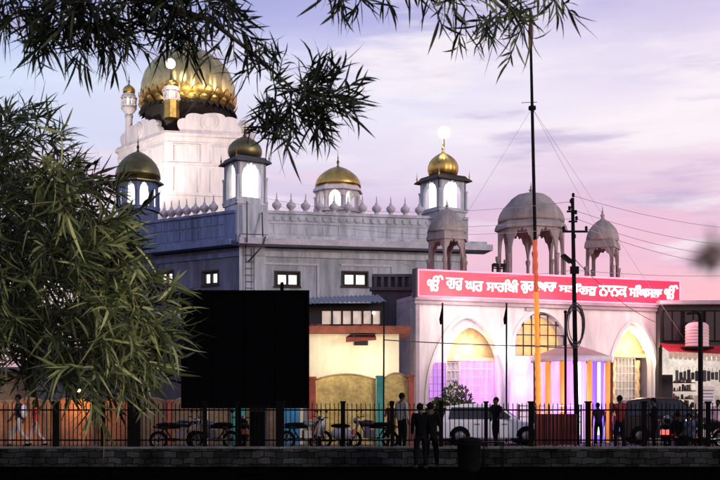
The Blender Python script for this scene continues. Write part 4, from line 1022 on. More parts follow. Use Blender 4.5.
# awning with scalloped fringe
aw = empty('awning', (px(690, YR), YR, pz(348, YR)), 'sloping red shop awning with cream scalloped fringe', 'awning')
m_ = MB(); xa, xb = px(659.5, YR), px(780, YR); zA0, zA1 = pz(343, YR), pz(353, YR)
vs = []; fs = []
for i in range(31):
    t_ = i / 30; X = xa + (xb - xa) * t_
    for j in range(5):
        s_ = j / 4; vs.append((X, YR - .02 - 1.3 * s_, zA0 - (zA0 - zA1) * s_ - .05 * math.sin(s_ * PI) - .02 * abs(math.sin(t_ * 30 * PI / 5)) - t_ * .25))
for i in range(30):
    for j in range(4): fs.append((i * 5 + j, i * 5 + j + 5, i * 5 + j + 6, i * 5 + j + 1))
m_.add(vs, fs, True); m_.build('cover', M['awning'], aw)
m_ = MB(); k = 26
for i in range(k):
    X = xa + (xb - xa) * (i + .5) / k; w_ = (xb - xa) / k * .48; zt_ = zA1 - .25 * (i + .5) / k; Yq = YR - 1.325 - .01 * (i % 2)
    pts = [(X - w_, Yq, zt_)] + [(X - w_ * math.cos(PI * q_ / 8), Yq, zt_ - .16 - .16 * math.sin(PI * q_ / 8)) for q_ in range(9)] + [(X + w_, Yq, zt_)]
    m_.add(pts, [list(range(len(pts)))])
m_.build('fringe', M['fringe'], aw)
# water tank standing on the ledge above the awning
wt = empty('water_tank', (px(697, 44.2), 44.2, pz(345, 44.2)), 'round white ribbed water tank, pink light in its colour, with domed lid above the awning', 'water tank')
r_ = 11.5 * 44.2 / F; z0 = pz(347, 44.2)
prof = [(r_ * .98, 0)]
for i in range(6): prof += [(r_, .04 + i * .13), (r_, .10 + i * .13), (r_ * .955, .125 + i * .13), (r_ * .955, .145 + i * .13)]
prof += [(r_, .84), (r_ * .93, .93), (r_ * .7, 1.02), (r_ * .35, 1.06), (.05, 1.07)]
m_ = MB(); m_.lathe(prof, (px(697, 44.2), 44.2, z0), 28); m_.build('tank_body', M['tank'], wt)
m_ = MB(); m_.lathe([(.2, 0), (.2, .06), (.17, .09), (.02, .10)], (px(697, 44.2), 44.2, z0 + 1.06), 14); m_.build('lid', M['shopdark'], wt)
m_ = MB(); m_.box((px(697, 44.2), 44.3, z0 - .05), (1.2, .9, .10)); m_.build('stand', M['darksteel'], wt)
lamp_point('sign_side_fill', (px(680, 43.4), 43.2, pz(318, 43)), 7, (1, .25, .32), .3)

# ------------------------------------------------------------------ canopy booth with drapes
Yv = 40.0
vb = empty('canopy_booth', (px(571, Yv), Yv, 0), 'round canopy booth with white valance, orange posts and violet lit drapes', 'booth')
cx, cy = px(571, Yv), Yv; rB = 38.5 * Yv / F
zv = pz(361, Yv)
m_ = MB(); m_.lathe([(rB * 1.04, zv + .14), (rB * .55, zv + .42), (.06, zv + .66), (.02, zv + .7)], (cx, cy, 0), 16, smooth=False); m_.build('roof', M['cloth_pink'], vb)
m_ = MB(); m_.lathe([(rB * 1.03, zv - .06), (rB * 1.05, zv + .15), (rB * 1.02, zv + .15), (rB * 1.0, zv - .06)], (cx, cy, 0), 32); m_.build('valance', M['cloth_white'], vb)
ang = lambda xp: -PI / 2 + math.asin(max(-1, min(1, (px(xp, Yv) - cx) / rB)))
def drape(x0, x1, name, mat, rr=1.0, amp=.035):
    a0, a1 = ang(x0), ang(x1); m2 = MB(); vs = []; fs = []; N = 40
    for i in range(N + 1):
        t_ = i / N; a = a0 + (a1 - a0) * t_; r2 = rB * rr + amp * math.sin(t_ * 5 * 2 * PI)
        for zz, kk in ((.05, 1), (zv * .5, .94), (zv - .06, .98)): vs.append((cx + r2 * kk * math.cos(a), cy + r2 * kk * math.sin(a), zz))
    for i in range(N):
        for j in range(2): fs.append((3 * i + j, 3 * i + 3 + j, 3 * i + 4 + j, 3 * i + 1 + j))
    m2.add(vs, fs, True); return m2.build(name, mat, vb)
drape(533.5, 541, 'drape', M['paleviolet'], .95)
drape(544.5, 553, 'drape', M['paleviolet'], .95); drape(557, 565, 'drape', M['pinkpurple'], .95); drape(565.5, 580, 'drape', M['paleviolet'], .90)
drape(583, 601, 'drape', M['violet'], .95); drape(604, 609, 'drape', M['pinkpurple'], .95)
for xp in (534, 543, 555.5, 581.5, 602.5, 608.5):
    a = ang(xp); m_ = MB(); p = (cx + rB * 1.0 * math.cos(a), cy + rB * 1.0 * math.sin(a))
    m_.lathe([(.10, 0), (.09, zv * .5), (.10, zv - .07)], (p[0], p[1], .0), 8); m_.build('post', M['saffron'] if xp not in (534, 608.5) else M['maroon'], vb)
for xp, mt in ((571, 'tube_white'), (592, 'tube_blue')):
    a = ang(xp); m_ = MB(); p = (cx + rB * .985 * math.cos(a), cy + rB * .985 * math.sin(a)); m_.tube([(p[0], p[1], .3), (p[0], p[1], zv - .1)], .055); m_.build('led_tube', M[mt], vb)
lamp_point('booth_lamp', (px(560, Yv), cy - rB - .9, 1.5), 75, (.80, .40, 1), .3)
lamp_point('booth_lamp', (px(590, Yv), cy - rB - .9, 1.3), 25, (.4, .3, 1), .3)

# purple railing and maroon hoarding in front of the booth
rl = empty('railing', (px(548, 38.2), 38.2, 0), 'low pale railing of horizontal bars in front of the canopy booth', 'railing')
m_ = MB()
for k, zz in enumerate((.78, .98, 1.18, 1.38)): m_.tube([(px(518, 38.2), 38.2, zz), (px(582, 38.2), 38.2, zz)], .022)
m_.build('bars', M['grille_white'], rl)
for xp in (519, 534, 549, 565, 581):
    m_ = MB(); m_.box((px(xp, 38.2), 38.2, .72), (.06, .06, 1.44)); m_.build('post', M['darksteel'], rl)
hd = empty('hoarding', (px(556, 36), 36, 0), 'maroon sheet hoarding behind the fence below the canopy booth', 'hoarding')
m_ = MB(); vs = []; fs = []
for i in range(49):
    X = px(535, 36) + (px(577, 36) - px(535, 36)) * i / 48; vs += [(X, 36 + .03 * (1 if i % 4 < 2 else -1), .04), (X, 36 + .03 * (1 if i % 4 < 2 else -1), pz(414, 36))]
for i in range(48): fs.append((2 * i, 2 * i + 2, 2 * i + 3, 2 * i + 1))
m_.add(vs, fs); m_.build('sheet', M['maroon'], hd)
m_ = MB(); 
for zz in (.25, .95): m_.box((px(556, 36), 36.07, zz), (px(577, 36) - px(535, 36), .05, .07))
for xp in (536, 556, 576): m_.box((px(xp, 36), 36.12, .55), (.07, .05, 1.1))
m_.build('frame', M['darksteel'], hd)

# ------------------------------------------------------------------ flagpole with saffron cloth, poles and cables
YN = 38.6
npl = empty('flagpole', (px(539, YN), YN, 0), 'very tall flagpole wrapped in saffron cloth in front of the hall', 'flagpole')
Pb, Pt = Vector((px(539.5, YN), YN, 0)), at(530, 8, YN)
def pp(y): 
    t_ = (pz(y, YN)) / Pt.z; return Pb + (Pt - Pb) * t_
m_ = MB(); m_.tube([Pb, pp(300), pp(120), Pt], [.07, .07, .06, .045], 10); m_.build('pole', M['darksteel'], npl)
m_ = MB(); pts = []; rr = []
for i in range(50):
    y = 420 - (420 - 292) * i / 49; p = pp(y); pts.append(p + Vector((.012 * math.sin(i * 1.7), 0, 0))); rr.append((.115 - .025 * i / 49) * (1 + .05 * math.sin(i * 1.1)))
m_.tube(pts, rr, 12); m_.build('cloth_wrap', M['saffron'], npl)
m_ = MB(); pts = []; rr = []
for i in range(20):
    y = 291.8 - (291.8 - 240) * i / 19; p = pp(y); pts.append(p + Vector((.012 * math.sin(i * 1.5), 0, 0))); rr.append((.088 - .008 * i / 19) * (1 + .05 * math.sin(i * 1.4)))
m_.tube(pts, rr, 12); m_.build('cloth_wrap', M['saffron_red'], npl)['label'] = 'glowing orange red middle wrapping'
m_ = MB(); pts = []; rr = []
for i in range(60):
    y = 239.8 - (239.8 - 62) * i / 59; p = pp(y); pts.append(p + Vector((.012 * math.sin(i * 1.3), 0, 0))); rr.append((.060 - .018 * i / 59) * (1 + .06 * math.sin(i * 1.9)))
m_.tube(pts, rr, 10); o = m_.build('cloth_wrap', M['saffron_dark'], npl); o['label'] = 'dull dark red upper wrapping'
m_ = MB(); p = pp(108); m_.lathe([(.05, -.1), (.14, -.06), (.14, .06), (.05, .1)], p, 10)
m_.beam(p + Vector((-.40, 0, .2)), p + Vector((.18, 0, .22)), .018, .018); m_.build('guy_collar', M['darksteel'], npl)
m_ = MB(); p = pp(36); m_.lathe([(.05, -.5), (.08, -.3), (.085, .3), (.05, .6)], p, 10); m_.build('top_bundle', M['saffron_dark'], npl)
m_ = MB(); m_.lathe([(.7, 0), (.7, .25), (.5, .3), (.5, .55), (.3, .6)], (Pb.x, Pb.y, 0.0), 12, smooth=False); m_.build('plinth', M['shopwall'], npl)

def cable(a, b, sag, r, label, mat='thincable', name='overhead_cable', nseg=24, group='overhead cables'):
    a, b = Vector(a), Vector(b); pts = []
    for i in range(nseg + 1):
        t_ = i / nseg; p = a.lerp(b, t_); p.z -= sag * 4 * t_ * (1 - t_); pts.append(p)
    o = MB().tube(pts, r, 5).build(name, M[mat]); return tag(o, label, 'cable', group)

# electricity pole
YE = 37.0
ep = empty('electricity_pole', (px(576, YE), YE, 0), 'dark electricity pole with crossarm, lamp head and a big cable coil', 'utility pole')
Eb, Et = Vector((px(577, YE), YE, 0)), at(572.5, 198, YE)
def pe(y): return Eb + (Et - Eb) * (pz(y, YE) / Et.z)
m_ = MB(); m_.tube([Eb, pe(300), Et], [.095, .08, .06], 10); m_.build('pole', M['darksteel'], ep)
m_ = MB(); p = pe(232); m_.box(p + Vector((.05, -.1, 0)), (.9, .07, .07)); p = pe(222); m_.box(p + Vector((-.02, -.1, 0)), (.3, .06, .06)); p = pe(212); m_.box(p + Vector((-.06, -.1, 0)), (.34, .06, .06)); m_.build('crossarm', M['darksteel'], ep)
for y_, dx in ((199, 0), (205, -.08), (212, -.14), (222, .1), (232, -.36), (232, .44), (216, .08), (240, .02)):
    m_ = MB(); p = pe(y_) + Vector((dx, -.12, .04)); m_.lathe([(.03, 0), (.06, .03), (.04, .06), (.06, .10), (.03, .15)], p, 8); m_.build('insulator', M['darksteel'], ep)
m_ = MB(); p = pe(262); m_.beam(p + Vector((0, -.05, -.1)), p + Vector((-.22, -.2, .02)), .05, .05); m_.build('lamp_arm', M['darksteel'], ep)
m_ = MB(); q_ = p + Vector((-.30, -.28, .10)); m_.beam(q_ + Vector((-.16, -.05, .10)), q_ + Vector((.16, .05, -.14)), .26, .11); m_.build('lamp_head', M['darksteel'], ep, bevel=.02)
m_ = MB(); p = pe(270); m_.box(p + Vector((0, -.12, -.02)), (.30, .12, .26)); m_.build('junction_box', M['darksteel'], ep)
for k in range(7):
    m_ = MB(); c = pe(326) + Vector((-.02 + ru(-.04, .04), -.16 - .015 * k, ru(-.06, .06))); r1, r2 = ru(.26, .36), ru(.62, .80)
    m_.tube([c + Vector((r1 * math.cos(2 * PI * i / 28), ru(-.015, .015), r2 * math.sin(2 * PI * i / 28))) for i in range(29)], .018, 5); m_.build('cable_coil', M['cable'], ep)
p2 = empty('thin_pole', (px(565.5, 37.3), 37.3, 0), 'thin dark steel pole just beside the electricity pole', 'pole')
m_ = MB(); m_.tube([(px(565.5, 37.3), 37.3, 0), (px(565.5, 37.3), 37.3, pz(313, 37.3))], .045, 8); m_.build('shaft', M['darksteel'], p2)
m_ = MB(); m_.lathe([(.06, 0), (.07, .05), (.02, .1)], (px(565.5, 37.3), 37.3, pz(313, 37.3)), 8); m_.build('cap', M['darksteel'], p2)
# street lamp pole on the right
YS = 34.0
sp = empty('street_lamp', (px(700, YS), YS, 0), 'unlit dark street lamp post with short curved arm in front of the shop', 'street lamp')
m_ = MB(); X = px(700.5, YS)
m_.tube([(X, YS, 0), (X, YS, pz(320, YS)), (X - .02, YS - .02, pz(315, YS)), (X - .12, YS - .06, pz(312.5, YS)), (X - .3, YS - .12, pz(312.5, YS))], [.085, .075, .07, .06, .05], 10); m_.build('pole', M['darksteel'], sp)
m_ = MB(); m_.beam((X - .22, YS - .1, pz(313.5, YS)), (X - .48, YS - .2, pz(314, YS)), .14, .08); m_.build('lamp_head', M['darksteel'], sp, bevel=.02)
# pennant poles
for xp, lab in ((442.5, 'thin pole with small furled black pennant, left of the hall arch'), (506.5, 'thin pole with small furled black pennant, right of the left hall arch')):
    Yp = 39.0; X = px(xp, Yp)
    fp = empty('pennant_pole', (X, Yp, 0), lab, 'pole', 'pennant poles before the hall')
    m_ = MB(); m_.tube([(X, Yp, 0), (X, Yp, pz(303, Yp))], .035, 8); m_.build('shaft', M['darksteel'], fp)
    m_ = MB(); z_ = pz(303, Yp)
    vs = [(X, Yp, z_), (X - .05, Yp - .05, z_ - .25), (X - .13, Yp - .07, z_ - .62), (X - .09, Yp + .03, z_ - .82), (X, Yp, z_ - .78), (X + .03, Yp - .05, z_ - .4), (X - .06, Yp - .1, z_ - .55)]
    m_.add(vs, [(0, 1, 6, 5), (1, 2, 6), (2, 3, 4, 6), (6, 4, 5), (0, 5, 4, 3, 2, 1)]); m_.build('pennant', M['rubber'], fp)
ap = empty('bare_pole', (px(383.5, 36.2), 36.2, 0), 'thin bare pole in front of the cream annex wall', 'pole')
m_ = MB(); m_.tube([(px(383.5, 36.2), 36.2, 0), (px(384, 36.2), 36.2, pz(303, 36.2))], .03, 8); m_.build('shaft', M['darksteel'], ap)
m_ = MB(); m_.lathe([(.045, 0), (.05, .04), (.01, .07)], (px(384, 36.2), 36.2, pz(303, 36.2)), 8); m_.build('cap', M['darksteel'], ap)

cable(at(384, 340, 36.2), at(541, 346.5, 38.5), .03, .020, 'dark cable strung level from the bare annex pole to the flagpole', 'cable')
cable(at(541, 346.5, 38.5), pe(348) + Vector((-.1, -.1, 0)), .02, .018, 'short dark cable between the flagpole and the electricity pole', 'cable')
E = lambda y, dx=0: pe(y) + Vector((dx, -.12, .1))
cable(E(199), at(760, 230, 44), .25, .010, 'topmost thin wire leaving the electricity pole towards the right')
cable(E(212, -.14), at(760, 247, 44), .3, .010, 'second highest thin wire leaving the electricity pole rightwards')
cable(E(222, .1), at(760, 257, 43), .35, .010, 'third highest thin wire leaving the electricity pole rightwards')
cable(E(232, .44), at(760, 268, 43), .3, .011, 'wire from the crossarm end sloping down towards the shop')
cable(pe(270), at(770, 274, 44), .15, .010, 'low level wire passing just above the red sign at right')
cable(pe(270), at(400, 263, 50), .4, .009, 'low wire running left behind the hall kiosks to the main building')
cable(E(205, -.08), at(240, 192, 58), .7, .008, 'uppermost faint wire running left to the corner pavilion')
cable(E(222, -.1), at(275, 205, 59), .7, .008, 'middle faint wire running left across the roof finials')
cable(E(232, -.36), at(280, 214, 59), .6, .008, 'lowest faint wire running left across the temple parapet')
cable(pp(108), at(636, 300, 46), .0, .006, 'guy wire from the flagpole collar down behind the right kiosk', 'thincable')
cable(pp(108), at(690, 348, 45), .0, .006, 'longer guy wire from the flagpole collar down to the shop', 'thincable')
cable(pp(108), at(458, 228, 48), .0, .005, 'guy wire from the flagpole collar down left to the small kiosk', 'thincable')
cable(E(262), at(655, 322, 44.5), .25, .014, 'slack wire dropping from the lamp arm across the hall front', 'cable')

# ------------------------------------------------------------------ people
def skin_mesh(nodes, edges, root, lv=1):
    me = bpy.data.meshes.new('tmp'); me.from_pydata([p for p, r in nodes], edges, [])
    o = bpy.data.objects.new('tmp', me); col.objects.link(o)
    sk = o.modifiers.new('skin', 'SKIN'); sk.use_smooth_shade = True
    if not me.skin_vertices: raise RuntimeError('no skin layer')
    for i, (p, r) in enumerate(nodes):
        me.skin_vertices[0].data[i].radius = r if isinstance(r, tuple) else (r, r)
        me.skin_vertices[0].data[i].use_root = (i == root)
    sub = o.modifiers.new('sub', 'SUBSURF'); sub.levels = lv; sub.render_levels = lv
    dg = bpy.context.evaluated_depsgraph_get(); out = bpy.data.meshes.new_from_object(o.evaluated_get(dg))
    bpy.data.objects.remove(o); return out

CL = {}
def cloth(name, c):
    if name not in CL: CL[name] = pbr(name, c, 0.9, spec=0.05, noise=0.25, scale=6, bump=0.2, bscale=14)
    return CL[name]
def person(loc, face, Hh, label, pose='stand', arms='down', shirt=('dark_shirt', (.02, .02, .025)), trousers=('dark_trousers', (.004, .004, .005)), sleeves='short', turban=None, hair='short', group=None, cat='person'):
    s = Hh / 1.75
    r = empty('person', loc, label, cat, group, rz=face)
    def v(x, y, z): return Vector((x * s, y * s, z * s))
    hz_ = .92; dz = 0; lean = 0; sw = ru(-.03, .03); tilt = ru(-.025, .025); hx, hy = ru(-.025, .025), ru(-.03, .01); fw = ru(.0, .12) * (1 if rnd() < .5 else -1)
    hips = [v(sx * .095, 0, hz_) for sx in (-1, 1)]
    if pose == 'stand':
        knees = [v(sx * ru(.10, .13), -.03 - fw * sx * .5, .50) for sx in (-1, 1)]; ank = [v(sx * ru(.11, .17), .02 - fw * sx, .09) for sx in (-1, 1)]
    elif pose == 'walk':
        knees = [v(-.10, -.20, .50), v(.10, .06, .50)]; ank = [v(-.10, -.30, .10), v(.10, .36, .16)]; lean = -.03
    elif pose == 'sit':
        dz = -.46
        hips = [v(sx * .095, 0, hz_ + dz) for sx in (-1, 1)]
        knees = [v(sx * .15, -.40, .50) for sx in (-1, 1)]; ank = [v(sx * .14, -.36, .09) for sx in (-1, 1)]; lean = -.10
    def t(x, y, z):
        k = max(0, z - .96); q = 1 if z > 1.5 else 0
        return v(x + sw * k * 1.6 + hx * q, y + lean * max(0, (z - .9)) * 2 + hy * q, z + dz + tilt * (x / .2) * (1 if .9 < z < 1.5 else 0))
    pel, sp1, ch, nk = t(0, 0, .96), t(0, -.01, 1.16), t(0, 0, 1.34), t(0, .01, 1.48)
    hd = [t(0, -.005, 1.55), t(0, -.02, 1.62), t(0, -.01, 1.70)]
    sh = [t(sx * .185, .01, 1.42) for sx in (-1, 1)]
    if arms == 'down': el = [t(sx * .235, .03, 1.15) for sx in (-1, 1)]; wr = [t(sx * .235, -.05, .90) for sx in (-1, 1)]
    elif arms == 'akimbo': el = [t(sx * .36, .06, 1.18) for sx in (-1, 1)]; wr = [t(sx * .19, -.08, 1.02) for sx in (-1, 1)]
    elif arms == 'hold': el = [t(sx * .25, .0, 1.16) for sx in (-1, 1)]; wr = [t(sx * .10, -.24, 1.20) for sx in (-1, 1)]
    elif arms == 'one': el = [t(-.235, .03, 1.15), t(.26, -.06, 1.20)]; wr = [t(-.235, -.05, .90), t(.13, -.20, 1.40)]
    elif arms == 'swing': el = [t(-.23, .12, 1.16), t(.23, -.06, 1.16)]; wr = [t(-.22, .10, .92), t(.22, -.22, .97)]
    elif arms == 'lap': el = [t(sx * .25, -.06, 1.17) for sx in (-1, 1)]; wr = [t(sx * .12, -.30, 1.06) for sx in (-1, 1)]
    N = []; E_ = []
    def nd(p, r_): 
        N.append((p, tuple(q * s for q in r_) if isinstance(r_, tuple) else r_ * s)); return len(N) - 1
    def ln(*ix): 
        for a, b in zip(ix, ix[1:]): E_.append((a, b))
    p0 = nd(pel, (.14, .10)); p1 = nd(sp1, (.125, .09)); p2_ = nd(ch, (.145, .10)); p3 = nd(nk, .055); ln(p0, p1, p2_, p3)
    h0 = nd(hd[0], (.062, .072)); h1 = nd(hd[1], (.078, .095)); h2 = nd(hd[2], (.06, .072)); ln(p3, h0, h1, h2)
    nose = nd(hd[0] + v(0, -.105, .045), .014); ln(h1, nose)
    for sx in (-1, 1):
        e_ = nd(hd[1] + v(sx * .088, .01, -.01), (.010, .02)); ln(h1, e_)
    for i, sx in enumerate((-1, 1)):
        a = nd(sh[i], .062); b = nd(sh[i].lerp(el[i], .5), .047); c = nd(el[i], .040); d = nd(wr[i], .027); ln(p2_, a, b, c, d)
        fd = (wr[i] - el[i]).normalized(); side = fd.cross(Vector((0, 1, 0))); side = side.normalized() if side.length > .05 else Vector((1, 0, 0))
        pm = nd(wr[i] + fd * .065 * s, (.034, .018)); ln(d, pm)
        cross = fd.cross(side).normalized()
        for k, (off, L_) in enumerate(((-.028, .062), (-.010, .074), (.010, .070), (.027, .054))):
            f1 = nd(wr[i] + fd * (.105 * s) + cross * off * s, .0095); f2 = nd(wr[i] + fd * ((.105 + L_ * .85) * s) + cross * off * s + Vector((0, -.022 * s, 0)), .0075); ln(pm, f1, f2)
        th = nd(wr[i] + fd * .05 * s + cross * -.045 * s, .011); th2 = nd(wr[i] + fd * .09 * s + cross * -.058 * s + Vector((0, -.01, 0)), .009); ln(d, th, th2)
        hpn = nd(hips[i], .085); kn = nd(knees[i], .056); cf = nd(knees[i].lerp(ank[i], .35), .053); an_ = nd(ank[i], .034); ln(p0, hpn, kn, cf, an_)
        to = nd(ank[i] + v(0, -.14, -.05), (.038, .028)); ln(an_, to)
    me = skin_mesh(N, E_, 0, 1); link_mesh('body', me, M['skin'], r)
    me.materials.append(cloth(*shirt)); me.materials.append(cloth(*trousers))   # skin stays bare only outside the clothes
    zw, zn = pel.z + .03 * s, nk.z - .05 * s
    for f in me.polygons:
        c = f.center
        if pose != 'sit' and c.z < zw and c.z > .13 * s and abs(c.x) < .21 * s and not (abs(c.x) > .185 * s and c.z > .7 * s): f.material_index = 2
        elif pose == 'sit' and c.z < pel.z + .02 * s and c.z > .13 * s: f.material_index = 2
        elif zw <= c.z < zn and abs(c.x - pel.x) < .19 * s and abs(c.y) < .16 * s: f.material_index = 1
    # shirt
    N = []; E_ = []
    low = t(0, 0, .84) if pose != 'sit' else t(0, .02, .93)
    a0 = nd(low, (.165, .125)); a1 = nd(sp1, (.150, .115)); a2 = nd(ch, (.170, .125)); a3 = nd(nk + v(0, 0, -.05), (.075, .07)); ln(a0, a1, a2, a3)
    for i in range(2):
        a = nd(sh[i], .078); b = nd(sh[i].lerp(el[i], .6), .064); ln(a2, a, b)
        if sleeves == 'long': c = nd(el[i], .054); d = nd(el[i].lerp(wr[i], .92), .040); ln(b, c, d)
    link_mesh('shirt', skin_mesh(N, E_, 1, 1), cloth(*shirt), r)
    N = []; E_ = []
    b0 = nd(pel + v(0, 0, .04), (.150, .110)); b1 = nd(pel + v(0, 0, -.06), (.150, .112)); ln(b0, b1)
    for i in range(2):
        a = nd(hips[i] + v(0, 0, -.05), .098); b = nd(knees[i], .074); c = nd(knees[i].lerp(ank[i], .95), .060); ln(b1, a, b, c)
    link_mesh('trousers', skin_mesh(N, E_, 0, 1), cloth(*trousers), r)
    for i in range(2):
        m2 = MB(); q = ank[i]; m2.ball(q + v(0, -.055, -.055), .06 * s, 10, 6, (.75, 2.1, .72)); m2.build('shoe', M['rubber'], r, local=True)
    m2 = MB(); hc = hd[1]
    if turban:
        m2.ball(hc + v(0, .005, .075), .118 * s, 14, 8, (1, 1.08, .78)); m2.build('turban', cloth(*turban), r, local=True)
    else:
        m2.ball(hc + v(0, .026, .022), .100 * s, 14, 10, (.90, 1.0, 1.06 if hair == 'short' else 1.25))
        if hair == 'long': m2.ball(hc + v(0, .075, -.20), .075 * s, 10, 8, (1, .6, 2.6))
        m2.build('hair', M['hair'], r, local=True)
    m2 = MB()
    for sx in (-1, 1): m2.ball(hc + v(sx * .032, -.088, .005), .011 * s, 8, 5)
    m2.build('eyes', M['rubber'], r, local=True)
    return r

BACK = PI        # facing away from the camera
P = lambda xp, Y, z=0.0: (px(xp, Y), Y, z)
person(P(19, 35), R(-80), 1.80, 'walking man in dark top and pale trousers at the far left', 'walk', 'swing', ('charcoal_shirt', (.05, .06, .06)), ('pale_trousers', (.55, .5, .42)))
bgp = empty('backpack', (px(24.5, 35), 34.9, 1.2), 'pale bag carried on the back of the walking man at far left', 'bag')
m_ = MB(); m_.ball((px(25.5, 35), 34.82, 1.22), .17, 12, 8, (.75, .8, 1.35)); m_.build('bag_body', M['cloth_white'], bgp)
m_ = MB(); m_.tube([(px(25, 35), 34.74, 1.44), (px(21, 35), 34.70, 1.46), (px(19, 35), 34.76, 1.3), (px(22, 35), 34.75, 1.06)], .018); m_.build('strap', M['rubber'], bgp)
person(P(36, 35.3), R(-70), 1.60, 'walking woman in a long red tunic behind the man at the far left', 'walk', 'down', ('red_tunic', (.55, .07, .06)), ('pink_trousers', (.6, .42, .36)), 'long', hair='long')
person(P(391, 34), BACK + .5, 1.58, 'shorter person in brown shirt talking close beside a tall man', 'stand', 'hold', ('brown_shirt', (.05, .022, .02)))
person(P(402, 33.2), BACK - .9, 1.84, 'tall man in pale grey shirt seen from behind before the yellow wall', 'stand', 'down', ('pale_grey_shirt', (.26, .25, .22)), sleeves='long')
person(P(421, 29.3, GZ), BACK + .25, 1.90, 'dark clad man standing on the near side of the fence, left of a close pair', 'stand', 'down', ('black_jacket', (.002, .002, .0025)), sleeves='long', group=None)
person(P(431, 29.6, GZ), BACK - .35, 1.92, 'dark clad man standing on the near side of the fence, right of a close pair', 'stand', 'hold', ('dark_grey_shirt', (.004, .004, .0045)), sleeves='long')
person(P(496, 33.4), R(-60), 1.70, 'dark silhouetted man with bent arms standing before the white car', 'stand', 'akimbo', ('navy_shirt', (.005, .005, .009)))
person(P(598.5, 35.5), BACK, 1.52, 'short dark figure beside the violet drapes, only head and shoulders clear', 'stand', 'down', ('plum_shirt', (.03, .015, .03)))
person(P(620, 33.0), BACK + .4, 1.76, 'man in a dark red shirt with one arm raised near the right arch', 'stand', 'one', ('dark_red_shirt', (.16, .03, .03)), ('black_trousers', (.008, .008, .009)))
person(P(654, 33.0), R(-95), 1.68, 'man in black facing left beside the dark car', 'stand', 'hold', ('black_shirt', (.007, .007, .008)), sleeves='long')
person(P(645, 34.2), R(80), 1.45, 'shorter person facing the man in black near the right arch', 'stand', 'down', ('dusky_shirt', (.03, .02, .02)))
person(P(680, 32.6), BACK + .3, 1.68, 'dark figure sitting low behind the fence under the pale green panel', 'sit', 'lap', ('black_top', (.006, .006, .008)), sleeves='long')
person(P(692, 32.4), R(-70), 1.62, 'seated figure with blue grey shirt low beside the street lamp post', 'sit', 'lap', ('blue_grey_shirt', (.10, .13, .20)))
person(P(717, 38.5), R(-20), 1.62, 'person in pale pink clothes at the right edge by the shop', 'stand', 'down', ('pale_pink_shirt', (.62, .42, .45)), ('pale_pink_trousers', (.5, .36, .38)), 'long')
def stool(xp, Y, label):
    e_ = empty('stool', P(xp, Y), label, 'stool', 'low stools by the fence')
    m2 = MB(); m2.lathe([(.17, .40), (.18, .42), (.18, .45), (.16, .46)], (px(xp, Y), Y, 0), 14); m2.build('seat', M['redpaint'], e_)
    for k in range(4):
        a = k * PI / 2 + .7; m2 = MB(); m2.tube([(px(xp, Y) + .12 * math.cos(a), Y + .12 * math.sin(a), .40), (px(xp, Y) + .18 * math.cos(a), Y + .18 * math.sin(a), .0)], .018); m2.build('leg', M['darksteel'], e_)
stool(680, 32.6, 'low stool under the dark seated figure'); stool(692, 32.4, 'low stool under the seated figure in blue grey')

# ------------------------------------------------------------------ motorcycles, scooters and cars
def wheel(parent, x, r, w=.10, name='wheel'):
    m2 = MB(); pr = []
    N = 28; vs = []; fs = []
    for i in range(N):
        a = 2 * PI * i / N
        for k in range(8):
            b = 2 * PI * k / 8; rr = r - .05 + .05 * math.cos(b); vs.append((x + rr * math.cos(a), w / 2 * math.sin(b), r + rr * math.sin(a)))
    for i in range(N):
        for k in range(8): fs.append((i * 8 + k, ((i + 1) % N) * 8 + k, ((i + 1) % N) * 8 + (k + 1) % 8, i * 8 + (k + 1) % 8))
    m2.add(vs, fs, True); t_ = m2.build(name, M['rubber'], parent, local=True)
    m3 = MB()
    m3.tube([(x, -.06, r), (x, .06, r)], .05, 10)
    for i in range(10):
        a = 2 * PI * i / 10; m3.tube([(x, 0, r), (x + (r - .09) * math.cos(a), 0, r + (r - .09) * math.sin(a))], .010, 5)
    m3.tube([(x + (r - .095) * math.cos(2 * PI * i / 24), 0, r + (r - .095) * math.sin(2 * PI * i / 24)) for i in range(25)], .018, 6)
    m3.build('rim', M['chrome'], t_, local=True)
    return t_
